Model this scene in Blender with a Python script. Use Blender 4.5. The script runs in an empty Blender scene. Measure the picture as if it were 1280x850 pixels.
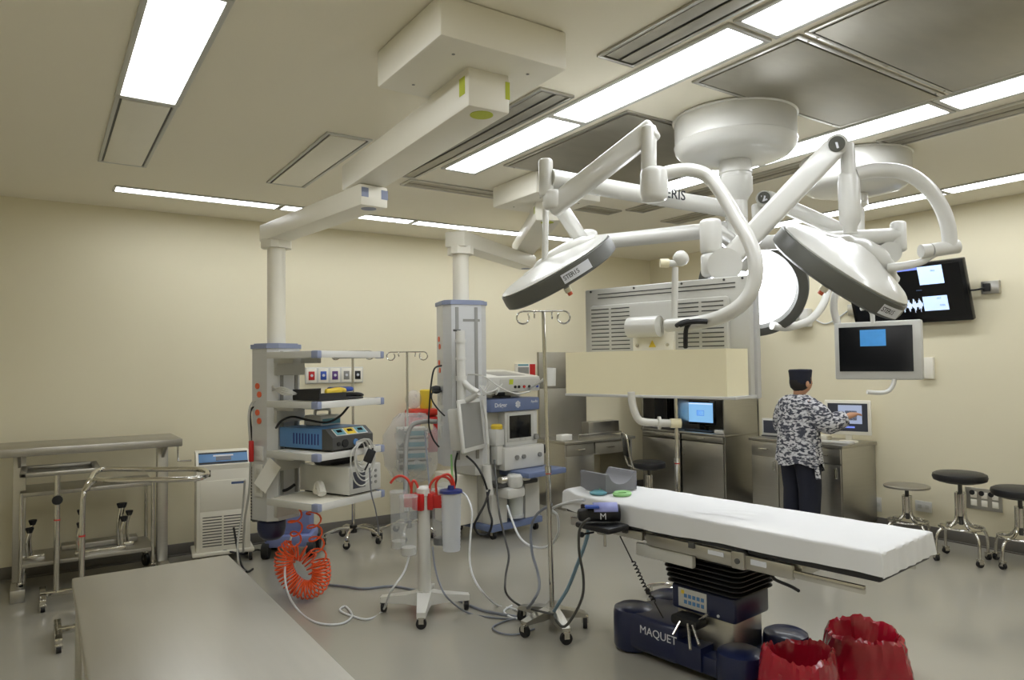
import bpy, bmesh, math, random
from mathutils import Vector, Matrix
S = bpy.context.scene
COL = S.collection
PI = math.pi
random.seed(7)

# ------------------------------------------------------------------ camera
F_PX, CAM_H = 881.0, 1.65
CAM_M = (Matrix.Rotation(math.radians(-33.8), 3, 'Z') @ Matrix.Rotation(math.radians(2.03), 3, 'X')
         @ Matrix.Rotation(math.radians(90), 3, 'X') @ Matrix.Rotation(math.radians(-0.70), 3, 'Z'))
cam_data = bpy.data.cameras.new('camera')
cam_data.sensor_width = 36.0
cam_data.lens = F_PX / 1280.0 * 36.0
cam_data.clip_start = 0.02
cam = bpy.data.objects.new('camera', cam_data)
cam.matrix_world = Matrix.Translation((0, 0, CAM_H)) @ CAM_M.to_4x4()
COL.objects.link(cam)
S.camera = cam

# ------------------------------------------------------------------ world, exposure
world = bpy.data.worlds.new('world'); S.world = world
world.use_nodes = True
world.node_tree.nodes['Background'].inputs[0].default_value = (0.8, 0.8, 0.75, 1)
world.node_tree.nodes['Background'].inputs[1].default_value = 0.02
S.view_settings.view_transform = 'Standard'
S.view_settings.look = 'None'
S.view_settings.gamma = 1.0
S.view_settings.use_curve_mapping = False
S.view_settings.exposure = 0.12
PANEL_POWER = 12.5          # emission of the fluorescent diffusers
LAMP_POWER = 14.0          # emission of the lit surgical lamp

# room
XR, YB, XL, YF, ZC = 6.9, 6.9, -1.5, -1.6, 3.05

# ------------------------------------------------------------------ pixel helpers (1280x850 frame)
def ray(px, py):
    return CAM_M @ Vector(((px - 640) / F_PX, -(py - 425) / F_PX, -1.0))
CAM = Vector((0, 0, CAM_H))
def D(px, py, d): return CAM + ray(px, py) * d
def onz(px, py, z=0.0):
    r = ray(px, py); return CAM + r * ((z - CAM_H) / r.z)
def ony(px, py, y):
    r = ray(px, py); return CAM + r * (y / r.y)
def onx(px, py, x):
    r = ray(px, py); return CAM + r * (x / r.x)

# ------------------------------------------------------------------ materials
def lin(c):
    return tuple(((v / 255) / 12.92 if v / 255 <= 0.04045 else ((v / 255 + 0.055) / 1.055) ** 2.4) for v in c)
MATS = {}
def mk(name, col, rough=0.5, metal=0.0, var=0.08, scale=6.0, bump=0.0, bscale=60.0, stretch=None, coat=0.0, alpha=1.0,
       emit=None, estr=0.0, trans=0.0, rvar=0.0, spec=0.5):
    m = bpy.data.materials.new(name); m.use_nodes = True
    nt = m.node_tree; b = nt.nodes['Principled BSDF']
    tc = nt.nodes.new('ShaderNodeTexCoord'); mp = nt.nodes.new('ShaderNodeMapping')
    nt.links.new(tc.outputs['Object'], mp.inputs[0])
    if stretch: mp.inputs['Scale'].default_value = stretch
    nz = nt.nodes.new('ShaderNodeTexNoise'); nz.inputs['Scale'].default_value = scale; nz.inputs['Detail'].default_value = 4
    nt.links.new(mp.outputs[0], nz.inputs['Vector'])
    c = lin(col)
    mx = nt.nodes.new('ShaderNodeMix'); mx.data_type = 'RGBA'
    mx.inputs['A'].default_value = tuple(v * (1 - var) for v in c) + (1,)
    mx.inputs['B'].default_value = tuple(min(1, v * (1 + var)) for v in c) + (1,)
    nt.links.new(nz.outputs['Fac'], mx.inputs['Factor'])
    nt.links.new(mx.outputs['Result'], b.inputs['Base Color'])
    b.inputs['Roughness'].default_value = rough
    b.inputs['Metallic'].default_value = metal
    b.inputs['Coat Weight'].default_value = coat
    b.inputs['Specular IOR Level'].default_value = spec
    b.inputs['Alpha'].default_value = alpha
    b.inputs['Transmission Weight'].default_value = trans
    if rvar:
        mr = nt.nodes.new('ShaderNodeMapRange')
        mr.inputs['To Min'].default_value = max(0.02, rough - rvar); mr.inputs['To Max'].default_value = rough + rvar
        nt.links.new(nz.outputs['Fac'], mr.inputs['Value']); nt.links.new(mr.outputs[0], b.inputs['Roughness'])
    if emit:
        b.inputs['Emission Color'].default_value = lin(emit) + (1,)
        b.inputs['Emission Strength'].default_value = estr
    if bump:
        n2 = nt.nodes.new('ShaderNodeTexNoise'); n2.inputs['Scale'].default_value = bscale; n2.inputs['Detail'].default_value = 3
        nt.links.new(mp.outputs[0], n2.inputs['Vector'])
        bp = nt.nodes.new('ShaderNodeBump'); bp.inputs['Strength'].default_value = bump; bp.inputs['Distance'].default_value = 0.01
        nt.links.new(n2.outputs['Fac'], bp.inputs['Height']); nt.links.new(bp.outputs[0], b.inputs['Normal'])
    MATS[name] = m
    return m
M = MATS
mk('wall_paint', (231, 223, 195), 0.55, var=0.02, scale=0.7, bump=0.03, bscale=180)
mk('ceiling_paint', (243, 237, 219), 0.7, var=0.02, scale=0.6)
mk('floor_vinyl', (160, 156, 145), 0.13, var=0.05, scale=1.6, rvar=0.05, bump=0.006, bscale=5)
mk('cove_vinyl', (112, 108, 102), 0.45, var=0.06)
mk('white_enamel', (212, 211, 205), 0.28, var=0.02, coat=0.3)
mk('cream_enamel', (238, 234, 220), 0.38, var=0.025)
mk('beige_shroud', (238, 230, 198), 0.42, var=0.02)
mk('light_grey', (196, 195, 188), 0.42, var=0.03)
mk('mid_grey', (140, 139, 134), 0.45, var=0.04)
mk('dark_grey', (72, 72, 70), 0.45, var=0.06)
mk('rim_grey', (88, 88, 82), 0.4, var=0.05)
mk('black_rubber', (22, 22, 24), 0.55, var=0.1)
mk('black_gloss', (12, 13, 15), 0.2, var=0.1)
mk('black_vinyl', (30, 30, 33), 0.42, var=0.08, bump=0.05, bscale=140)
mk('steel', (190, 188, 182), 0.32, 1.0, var=0.08, scale=5, stretch=(1, 1, 22), rvar=0.07)
mk('steel_top', (178, 175, 167), 0.4, 1.0, var=0.1, scale=4, stretch=(9, 1, 1), rvar=0.08)
mk('steel_dull', (168, 164, 152), 0.48, 0.85, var=0.2, scale=3.5, stretch=(1, 3, 1), rvar=0.1)
mk('chrome', (206, 204, 198), 0.14, 1.0, var=0.03)
mk('alu', (206, 207, 208), 0.38, 0.35, var=0.04, scale=4, stretch=(1, 1, 12))
mk('blue_trim', (138, 146, 172), 0.45, var=0.05)
mk('lilac_blue', (134, 146, 200), 0.45, var=0.05)
mk('machine_blue', (108, 122, 158), 0.4, var=0.04)
mk('generator_blue', (84, 130, 180), 0.4, var=0.05)
mk('navy', (24, 32, 66), 0.3, var=0.12, coat=0.25)
mk('navy_cloth', (28, 31, 46), 0.85, var=0.15, scale=14, bump=0.1)
mk('dark_blue', (28, 42, 110), 0.35, var=0.08)
mk('sheet_white', (216, 216, 215), 0.85, var=0.02, bump=0.06, bscale=40)
mk('paper', (226, 224, 216), 0.7, var=0.02)
mk('foam_grey', (122, 122, 126), 0.85, var=0.06, bump=0.1)
mk('orange', (234, 88, 34), 0.4, var=0.06)
mk('orange_dot', (226, 104, 66), 0.5, var=0.05)
mk('red', (192, 36, 32), 0.4, var=0.06)
mk('hose_red', (200, 54, 36), 0.4, var=0.06)
mk('yellow', (226, 196, 60), 0.45, var=0.05)
mk('lime', (190, 200, 50), 0.5, var=0.04)
mk('green', (146, 200, 130), 0.5, var=0.06)
mk('blue', (52, 84, 176), 0.4, var=0.06)
mk('purple', (92, 56, 124), 0.45, var=0.06)
mk('teal', (96, 150, 160), 0.45, var=0.06)
mk('tube_white', (214, 216, 218), 0.3, var=0.04)
mk('tube_grey', (120, 124, 134), 0.4, var=0.05)
mk('tube_blue', (118, 146, 164), 0.4, var=0.05)
mk('lilac_wrap', (150, 156, 214), 0.45, var=0.15, scale=22, bump=0.25, bscale=30)
mk('clear_plastic', (226, 230, 232), 0.12, var=0.02, alpha=0.22)
mk('cloudy_plastic', (226, 230, 236), 0.3, var=0.04, alpha=0.72)
mk('clear_bag', (232, 234, 236), 0.16, var=0.04, alpha=0.3, bump=0.5, bscale=14)
mk('lamp_glass', (240, 242, 246), 0.08, var=0.01, alpha=0.5)
mk('red_bag', (158, 16, 40), 0.2, var=0.2, scale=5, bump=0.35, bscale=11, coat=0.3)
mk('skin', (196, 148, 116), 0.6, var=0.05)
mk('hair', (30, 24, 22), 0.6, var=0.15)
mk('diffuser', (250, 250, 245), 0.5, var=0.0, emit=(246, 250, 255), estr=PANEL_POWER)
mk('lamp_lit', (250, 250, 250), 0.4, var=0.0, emit=(246, 250, 255), estr=LAMP_POWER)
mk('bulb_glow', (255, 250, 240), 0.4, var=0.0, emit=(255, 244, 225), estr=0.35)
mk('screen_off', (16, 17, 19), 0.15, var=0.05)
mk('screen_blue', (120, 170, 215), 0.3, var=0.04, emit=(130, 182, 226), estr=0.75)
mk('screen_pale', (190, 214, 248), 0.3, var=0.04, emit=(196, 218, 252), estr=0.8)
mk('screen_bar', (110, 130, 220), 0.3, var=0.04, emit=(120, 140, 230), estr=0.7)
mk('screen_mid', (60, 130, 190), 0.3, var=0.25, scale=30, emit=(72, 140, 200), estr=0.45)
mk('screen_grey', (150, 160, 184), 0.3, var=0.04, emit=(158, 168, 194), estr=0.55)
mk('screen_dark', (48, 50, 56), 0.3, var=0.04, emit=(52, 54, 62), estr=0.35)
mk('trace', (200, 214, 236), 0.3, var=0.04, emit=(204, 218, 240), estr=0.7)
mk('ink', (38, 40, 44), 0.6, var=0.05)
mk('ink_white', (214, 216, 222), 0.5, var=0.03)
mk('ink_blue', (90, 110, 150), 0.6, var=0.05)

def gown_material():
    m = mk('gown_print', (200, 200, 204), 0.9, var=0.05)
    nt = m.node_tree; b = nt.nodes['Principled BSDF']
    tc = nt.nodes.new('ShaderNodeTexCoord'); mp = nt.nodes.new('ShaderNodeMapping')
    mp.inputs['Scale'].default_value = (24, 24, 52)
    nt.links.new(tc.outputs['Object'], mp.inputs[0])
    n = nt.nodes.new('ShaderNodeTexNoise'); n.inputs['Scale'].default_value = 1.0; n.inputs['Detail'].default_value = 1.5
    n.inputs['Distortion'].default_value = 0.6
    nt.links.new(mp.outputs[0], n.inputs['Vector'])
    r = nt.nodes.new('ShaderNodeValToRGB')
    r.color_ramp.elements[0].position = 0.44; r.color_ramp.elements[0].color = lin((70, 72, 84)) + (1,)
    r.color_ramp.elements[1].position = 0.56; r.color_ramp.elements[1].color = lin((212, 212, 216)) + (1,)
    nt.links.new(n.outputs['Fac'], r.inputs[0]); nt.links.new(r.outputs[0], b.inputs['Base Color'])
gown_material()

# ------------------------------------------------------------------ mesh builder
def frame_z(d):
    d = Vector(d).normalized()
    u = d.orthogonal().normalized(); w = d.cross(u)
    return Matrix((u, w, d)).transposed()
def R(ax, deg): return Matrix.Rotation(math.radians(deg), 4, ax)
def TR(*p): return Matrix.Translation(Vector(p[0]) if len(p) == 1 else Vector(p))
def catmull(pts, k=6, closed=False):
    P = [Vector(p) for p in pts]; n = len(P); out = []
    rng = range(n if closed else n - 1)
    for i in rng:
        a = P[(i - 1) % n] if (closed or i > 0) else P[0]
        b, c = P[i], P[(i + 1) % n]
        d = P[(i + 2) % n] if (closed or i < n - 2) else P[-1]
        for j in range(k):
            t = j / k; t2, t3 = t * t, t * t * t
            out.append(0.5 * ((2 * b) + (c - a) * t + (2 * a - 5 * b + 4 * c - d) * t2 + (3 * b - a - 3 * c + d) * t3))
    if not closed: out.append(P[-1])
    return out

class MB:
    def __init__(s): s.bm = bmesh.new()
    def face(s, vs):
        try: s.bm.faces.new(vs)
        except ValueError: pass
    def box(s, c, size, M4=None, bev=0.0, seg=2):
        T = (M4 if M4 is not None else Matrix.Identity(4)) @ TR(c) @ Matrix.Diagonal(Vector((*size, 1)))
        g = bmesh.ops.create_cube(s.bm, size=1.0, matrix=T)
        if bev > 0:
            es = {e for v in g['verts'] for e in v.link_edges}
            bmesh.ops.bevel(s.bm, geom=list(es), offset=min(bev, 0.45 * min(size)), segments=seg, affect='EDGES', profile=0.5)
        return s
    def bb(s, x0, x1, y0, y1, z0, z1, bev=0.0, M4=None, seg=2):
        return s.box(((x0 + x1) / 2, (y0 + y1) / 2, (z0 + z1) / 2), (abs(x1 - x0), abs(y1 - y0), abs(z1 - z0)), M4, bev, seg)
    def rings(s, rs, closed=True, cap0=True, cap1=True, loop=False):
        V = [[s.bm.verts.new(p) for p in r] for r in rs]
        n = len(V[0])
        pairs = list(zip(V[:-1], V[1:])) + ([(V[-1], V[0])] if loop else [])
        for a, b in pairs:
            for i in range(n if closed else n - 1):
                j = (i + 1) % n
                s.face((a[i], a[j], b[j], b[i]))
        if not loop and closed:
            if cap0: s.face(V[0][::-1])
            if cap1: s.face(V[-1])
        return s
    def cyl(s, p0, p1, r0, r1=None, n=16, caps=True):
        p0, p1 = Vector(p0), Vector(p1); r1 = r0 if r1 is None else r1
        f = frame_z(p1 - p0)
        rr = [[p + f @ Vector((r * math.cos(2 * PI * i / n), r * math.sin(2 * PI * i / n), 0)) for i in range(n)] for p, r in ((p0, r0), (p1, r1))]
        return s.rings(rr, cap0=caps, cap1=caps)
    def tube(s, pts, r, n=8, smooth=0, closed=False, radii=None):
        P = catmull(pts, smooth, closed) if smooth else [Vector(p) for p in pts]
        N = len(P); rs = []
        f = None
        for i in range(N):
            a = P[i - 1] if (i > 0 or closed) else P[0]; b = P[(i + 1) % N] if (i < N - 1 or closed) else P[-1]
            d = (b - a)
            d = d.normalized() if d.length > 1e-9 else Vector((0, 0, 1))
            if f is None: f = frame_z(d)
            else:
                q = f.col[2].rotation_difference(d); f = q.to_matrix() @ f
            rad = r if radii is None else radii[min(len(radii) - 1, int(i * len(radii) / N))]
            rs.append([P[i] + f @ Vector((rad * math.cos(2 * PI * k / n), rad * math.sin(2 * PI * k / n), 0)) for k in range(n)])
        return s.rings(rs, loop=closed)
    def lathe(s, prof, M4=None, n=28, loop=False):
        M4 = M4 if M4 is not None else Matrix.Identity(4)
        rs = [[M4 @ Vector((max(r, 1e-4) * math.cos(2 * PI * i / n), max(r, 1e-4) * math.sin(2 * PI * i / n), z)) for i in range(n)] for r, z in prof]
        return s.rings(rs, loop=loop)
    def ball(s, c, r, n=14, sc=(1, 1, 1)):
        pr = [(r * math.sin(PI * k / 8), -r * math.cos(PI * k / 8)) for k in range(9)]
        return s.lathe(pr, TR(c) @ Matrix.Diagonal(Vector((*sc, 1))), n)
    def prism(s, poly, z0, z1, M4=None):
        M4 = M4 if M4 is not None else Matrix.Identity(4)
        return s.rings([[M4 @ Vector((x, y, z)) for x, y in poly] for z in (z0, z1)])
    def quad(s, *p):
        s.face([s.bm.verts.new(Vector(v)) for v in p]); return s
    def grid(s, fn, nu, nv, closed_u=False):
        V = [[s.bm.verts.new(fn(i / (nu - (0 if closed_u else 1)), j / (nv - 1))) for i in range(nu)] for j in range(nv)]
        for j in range(nv - 1):
            for i in range(nu if closed_u else nu - 1):
                k = (i + 1) % nu
                s.face((V[j][i], V[j][k], V[j + 1][k], V[j + 1][i]))
        return s
    def each(s, name, mat, parent, world=False, ang=38):
        """one object per connected piece, all with the same plain name"""
        bm = s.bm; bm.verts.ensure_lookup_table(); seen = set(); out = []
        for v in bm.verts:
            if v in seen: continue
            st, isl = [v], []
            seen.add(v)
            while st:
                a = st.pop(); isl.append(a)
                for e in a.link_edges:
                    b = e.other_vert(a)
                    if b not in seen: seen.add(b); st.append(b)
            m = MB(); mp = {a: m.bm.verts.new(a.co) for a in isl}
            for f in {f for a in isl for f in a.link_faces}: m.face([mp[a] for a in f.verts])
            out.append(m.build(name, mat, parent, world, ang))
        bm.free()
        return out
    def build(s, name, mat, parent=None, world=False, ang=38, label=None, loc=None):
        bm = s.bm
        if world and parent is not None:
            bmesh.ops.transform(bm, matrix=root_matrix(parent).inverted(), verts=bm.verts)
        org = None
        if parent is None:
            zs = [v.co.z for v in bm.verts]; xs = [v.co.x for v in bm.verts]; ys = [v.co.y for v in bm.verts]
            org = Vector(((min(xs) + max(xs)) / 2, (min(ys) + max(ys)) / 2, min(zs)))
            bmesh.ops.translate(bm, vec=-org, verts=bm.verts)
        bmesh.ops.recalc_face_normals(bm, faces=bm.faces)
        me = bpy.data.meshes.new(name); bm.to_mesh(me); bm.free()
        for p in me.polygons: p.use_smooth = True
        me.set_sharp_from_angle(angle=math.radians(ang))
        for mm in (mat if isinstance(mat, (list, tuple)) else [mat]): me.materials.append(M[mm])
        o = bpy.data.objects.new(name, me); COL.objects.link(o)
        if parent is not None: o.parent = parent
        if org is not None: o.location = org
        if loc is not None: o.location = loc
        if label: o['label'] = label
        return o
def root_matrix(o):
    m = o.matrix_basis.copy()
    while o.parent is not None:
        o = o.parent; m = o.matrix_basis @ m
    return m
def tag(o, label, cat, group=None, kind=None):
    o['label'] = label; o['category'] = cat
    if group: o['group'] = group
    if kind: o['kind'] = kind
    return o
def thing(name, label, cat, loc=(0, 0, 0), rz=0.0, group=None):
    o = bpy.data.objects.new(name, None); COL.objects.link(o)
    o.empty_display_size = 0.1
    o.location = loc; o.rotation_euler = (0, 0, math.radians(rz))
    o.matrix_basis = TR(loc) @ R('Z', rz)
    return tag(o, label, cat, group)
def struct(o): o['kind'] = 'structure'; return o
def copy_tree(o, parent=None):
    c = o.copy(); COL.objects.link(c); c.parent = parent
    for ch in [x for x in bpy.data.objects if x.parent == o]: copy_tree(ch, c)
    return c
def dup_piece(o, loc):
    c = o.copy(); COL.objects.link(c); c.location = loc; return c
def text(name, s_, size, mat, parent, M4, extrude=0.0008, align='CENTER', world=True, shear=0.0, bold=0.0):
    cu = bpy.data.curves.new(name, 'FONT'); cu.body = s_; cu.size = size; cu.extrude = extrude
    cu.align_x = align; cu.align_y = 'CENTER'; cu.offset = bold; cu.resolution_u = 3
    t = bpy.data.objects.new(name, cu); COL.objects.link(t)
    dg = bpy.context.evaluated_depsgraph_get(); dg.update()
    me = bpy.data.meshes.new_from_object(t.evaluated_get(dg))
    bpy.data.objects.remove(t)
    T = (root_matrix(parent).inverted() @ M4) if world else M4
    me.transform(T); me.name = name
    me.materials.clear(); me.materials.append(M[mat])
    o = bpy.data.objects.new(name, me); COL.objects.link(o); o.parent = parent
    return o
def basis(o, x, y):
    """4x4 with local x, y axes along given world directions and origin o"""
    x = Vector(x).normalized(); z = x.cross(Vector(y)).normalized(); y = z.cross(x)
    return Matrix(((x.x, y.x, z.x, o[0]), (x.y, y.y, z.y, o[1]), (x.z, y.z, z.z, o[2]), (0, 0, 0, 1)))
# ------------------------------------------------------------------ room shell
t = 0.12
struct(MB().bb(XL - t, XR + t, YF - t, YB + t, -0.12, 0.0).build('floor', 'floor_vinyl'))
struct(MB().bb(XL - t, XR + t, YF - t, YB + t, ZC, ZC + 0.12).build('ceiling', 'ceiling_paint'))
struct(MB().bb(XL - t, XR + t, YB, YB + t, 0, ZC).build('wall_back', 'wall_paint'))
struct(MB().bb(XR, XR + t, YF - t, YB, 0, ZC).build('wall_right', 'wall_paint'))
struct(MB().bb(XL - t, XL, YF - t, YB, 0, ZC).build('wall_left', 'wall_paint'))
struct(MB().bb(XL, XR, YF - t, YF, 0, ZC).build('wall_front', 'wall_paint'))
def baseboard(name, poly_dir):
    mb = MB(); h, th = 0.105, 0.012
    if poly_dir == 'back': mb.bb(XL, XR, YB - th, YB, 0, h, 0.004); mb.bb(XL, XR, YB - th - 0.02, YB - th, 0, 0.012, 0.005)
    if poly_dir == 'right': mb.bb(XR - th, XR, YF, YB, 0, h, 0.004); mb.bb(XR - th - 0.02, XR - th, YF, YB, 0, 0.012, 0.005)
    if poly_dir == 'left': mb.bb(XL, XL + th, YF, YB, 0, h, 0.004)
    if poly_dir == 'front': mb.bb(XL, XR, YF, YF + th, 0, h, 0.004)
    struct(mb.build('baseboard_' + poly_dir, 'cove_vinyl'))
for s_ in ('back', 'right', 'left', 'front'): baseboard('', s_)

# ------------------------------------------------------------------ ceiling fixtures
def rect_frame(mb, x0, x1, y0, y1, w, z0, z1, bev=0.002):
    mb.bb(x0 - w, x1 + w, y0 - w, y0, z0, z1, bev); mb.bb(x0 - w, x1 + w, y1, y1 + w, z0, z1, bev)
    mb.bb(x0 - w, x0, y0, y1, z0, z1, bev); mb.bb(x1, x1 + w, y0, y1, z0, z1, bev)
    return mb
def ceil_light(x0, x1, y0, y1, label, group, w=0.025):
    o = thing('ceiling_light', label, 'ceiling light', ((x0 + x1) / 2, (y0 + y1) / 2, ZC), 0, group)
    rect_frame(MB(), x0, x1, y0, y1, w, ZC - 0.012, ZC).build('frame', 'light_grey', o, True)
    MB().bb(x0, x1, y0, y1, ZC - 0.007, ZC - 0.001).build('diffuser', 'diffuser', o, True)
    return o
g1, g2, g3 = 'wide fluorescent ceiling panels', 'narrow fluorescent strips along the back wall', 'narrow fluorescent strips along the right wall'
ceil_light(0.325, 0.575, 2.78, 4.02, 'wide lit ceiling panel at top left, beside a blank panel', g1)
ceil_light(2.365, 2.6, 3.14, 4.35, 'lit ceiling panel ending beside the pendant housing, farthest of its row', g1)
ceil_light(2.365, 2.6, 1.89, 3.09, 'lit ceiling panel above the jointed lamp arm, between two other lit panels', g1)
ceil_light(2.365, 2.6, 0.62, 1.82, 'lit ceiling panel cut by the top edge of the photo, beside steel panels', g1)
ceil_light(4.0, 4.24, 1.88, 3.09, 'lit ceiling panel behind the round white ceiling canopies', g1)
ceil_light(4.0, 4.24, 3.14, 4.35, 'lit ceiling panel mostly hidden behind the lamp column', g1)
ceil_light(4.0, 4.24, 0.62, 1.82, 'lit ceiling panel at the right edge, beside the large steel panel', g1)
for x0, x1, lb in ((0.47, 1.69, 'narrow ceiling light strip at far left above the bare wall'),
                   (1.74, 2.96, 'narrow ceiling light strip crossed by the left pendant arm'),
                   (3.01, 4.23, 'narrow ceiling light strip above the right pendant column'),
                   (4.28, 5.5, 'narrow ceiling light strip partly hidden behind the left surgical lamp')):
    ceil_light(x0, x1, 6.08, 6.235, lb, g2, 0.018)
for y0, y1, lb in ((1.58, 2.80, 'narrow ceiling light strip reaching the right edge of the photo'),
                   (2.85, 4.07, 'narrow ceiling light strip behind the curved lamp tube, above the wall screen'),
                   (4.12, 5.34, 'narrow ceiling light strip behind the lamp column')):
    ceil_light(6.13, 6.33, y0, y1, lb, g3, 0.018)
# unseen panels added for light, continuing the rows above and behind the camera
for x0, x1, y0, y1 in ((0.325, 0.575, 1.48, 2.72), (0.325, 0.575, -0.6, 0.64), (2.365, 2.6, -0.65, 0.55), (4.0, 4.24, -0.65, 0.55)):
    ceil_light(x0, x1, y0, y1, 'unseen lit ceiling panel added for light, continuing a row outside the picture', g1)

def ceil_panel(x0, x1, y0, y1, mat, label, cat, fmat='light_grey', w=0.02, group=None, gap=0.012):
    o = thing('ceiling_panel', label, cat, ((x0 + x1) / 2, (y0 + y1) / 2, ZC), 0, group)
    rect_frame(MB(), x0, x1, y0, y1, w, ZC - 0.011, ZC).build('frame', fmat, o, True)
    MB().bb(x0, x1, y0, y1, ZC - 0.003, ZC - 0.0005).build('shadow_gap', 'dark_grey', o, True)
    MB().bb(x0 + gap, x1 - gap, y0 + gap, y1 - gap, ZC - 0.013, ZC - 0.003, 0.003).build('panel', mat, o, True)
    return o
ceil_panel(0.325, 0.575, 4.07, 5.38, 'cream_enamel', 'blank cream ceiling panel at the end of the left light', 'ceiling panel')
ceil_panel(1.42, 1.67, 4.06, 5.37, 'cream_enamel', 'blank cream ceiling hatch behind the left pendant arm', 'ceiling panel')
gs = 'brushed steel ceiling panels'
for x0, x1, y0, y1, lb in ((2.70, 3.93, 0.5, 1.725, 'large steel ceiling panel at the top right corner'),
                           (2.70, 3.93, 1.79, 2.345, 'narrower steel ceiling panel in front of the round lamp canopy'),
                           (2.70, 3.93, 2.85, 4.06, 'steel ceiling panel behind the raised lamp arm')):
    o = ceil_panel(x0, x1, y0, y1, 'steel_dull', lb, 'ceiling panel', 'steel', 0.022, gs, 0.008)
    mb = MB()
    for a in (0.05, 0.5, 0.95):
        for e in (0, 1):
            mb.cyl((x0 + (x1 - x0) * a, (y0 - .011, y1 + .011)[e], ZC - .0135), (x0 + (x1 - x0) * a, (y0 - .011, y1 + .011)[e], ZC - .009), 0.006, n=8)
    mb.each('screw', 'chrome', o, True)

def slot(x0, x1, y0, y1, along, label):
    o = thing('air_diffuser', label, 'air vent', ((x0 + x1) / 2, (y0 + y1) / 2, ZC), 0, 'slotted air diffusers around the steel panels')
    rect_frame(MB(), x0 + .02, x1 - .02, y0 + .02, y1 - .02, 0.02, ZC - 0.014, ZC, 0.003).build('frame', 'steel', o, True)
    MB().bb(x0 + .02, x1 - .02, y0 + .02, y1 - .02, ZC - 0.003, ZC - 0.0005).build('backing', 'dark_grey', o, True)
    n = 2
    for k in range(n):
        if along == 'y':
            w = (x1 - x0 - .04) / n; a = x0 + .02 + w * k + .008
            MB().bb(a, a + w - .018, y0 + .03, y1 - .03, ZC - 0.011, ZC - 0.004, 0.003).build('slat', 'steel_dull', o, True)
        else:
            w = (y1 - y0 - .04) / n; a = y0 + .02 + w * k + .008
            MB().bb(x0 + .03, x1 - .03, a, a + w - .018, ZC - 0.011, ZC - 0.004, 0.003).build('slat', 'steel_dull', o, True)
slot(2.08, 2.30, 2.82, 4.70, 'y', 'long slotted air vent beside the left pendant arm')
slot(2.08, 2.30, 0.4, 2.39, 'y', 'slotted air vent at the top edge, right of the pendant housing')
slot(2.28, 4.4, 4.74, 4.93, 'x', 'slotted air vent running crosswise behind the small pendant housing')
slot(4.40, 4.62, 2.9, 4.70, 'y', 'slotted air vent behind the lamp column')
slot(4.40, 4.62, 0.4, 2.39, 'y', 'slotted air vent at right, beside the rear round canopy')
slot(5.05, 5.3, 4.3, 4.9, 'y', 'short slotted air vent right of the small pendant housing')
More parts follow.
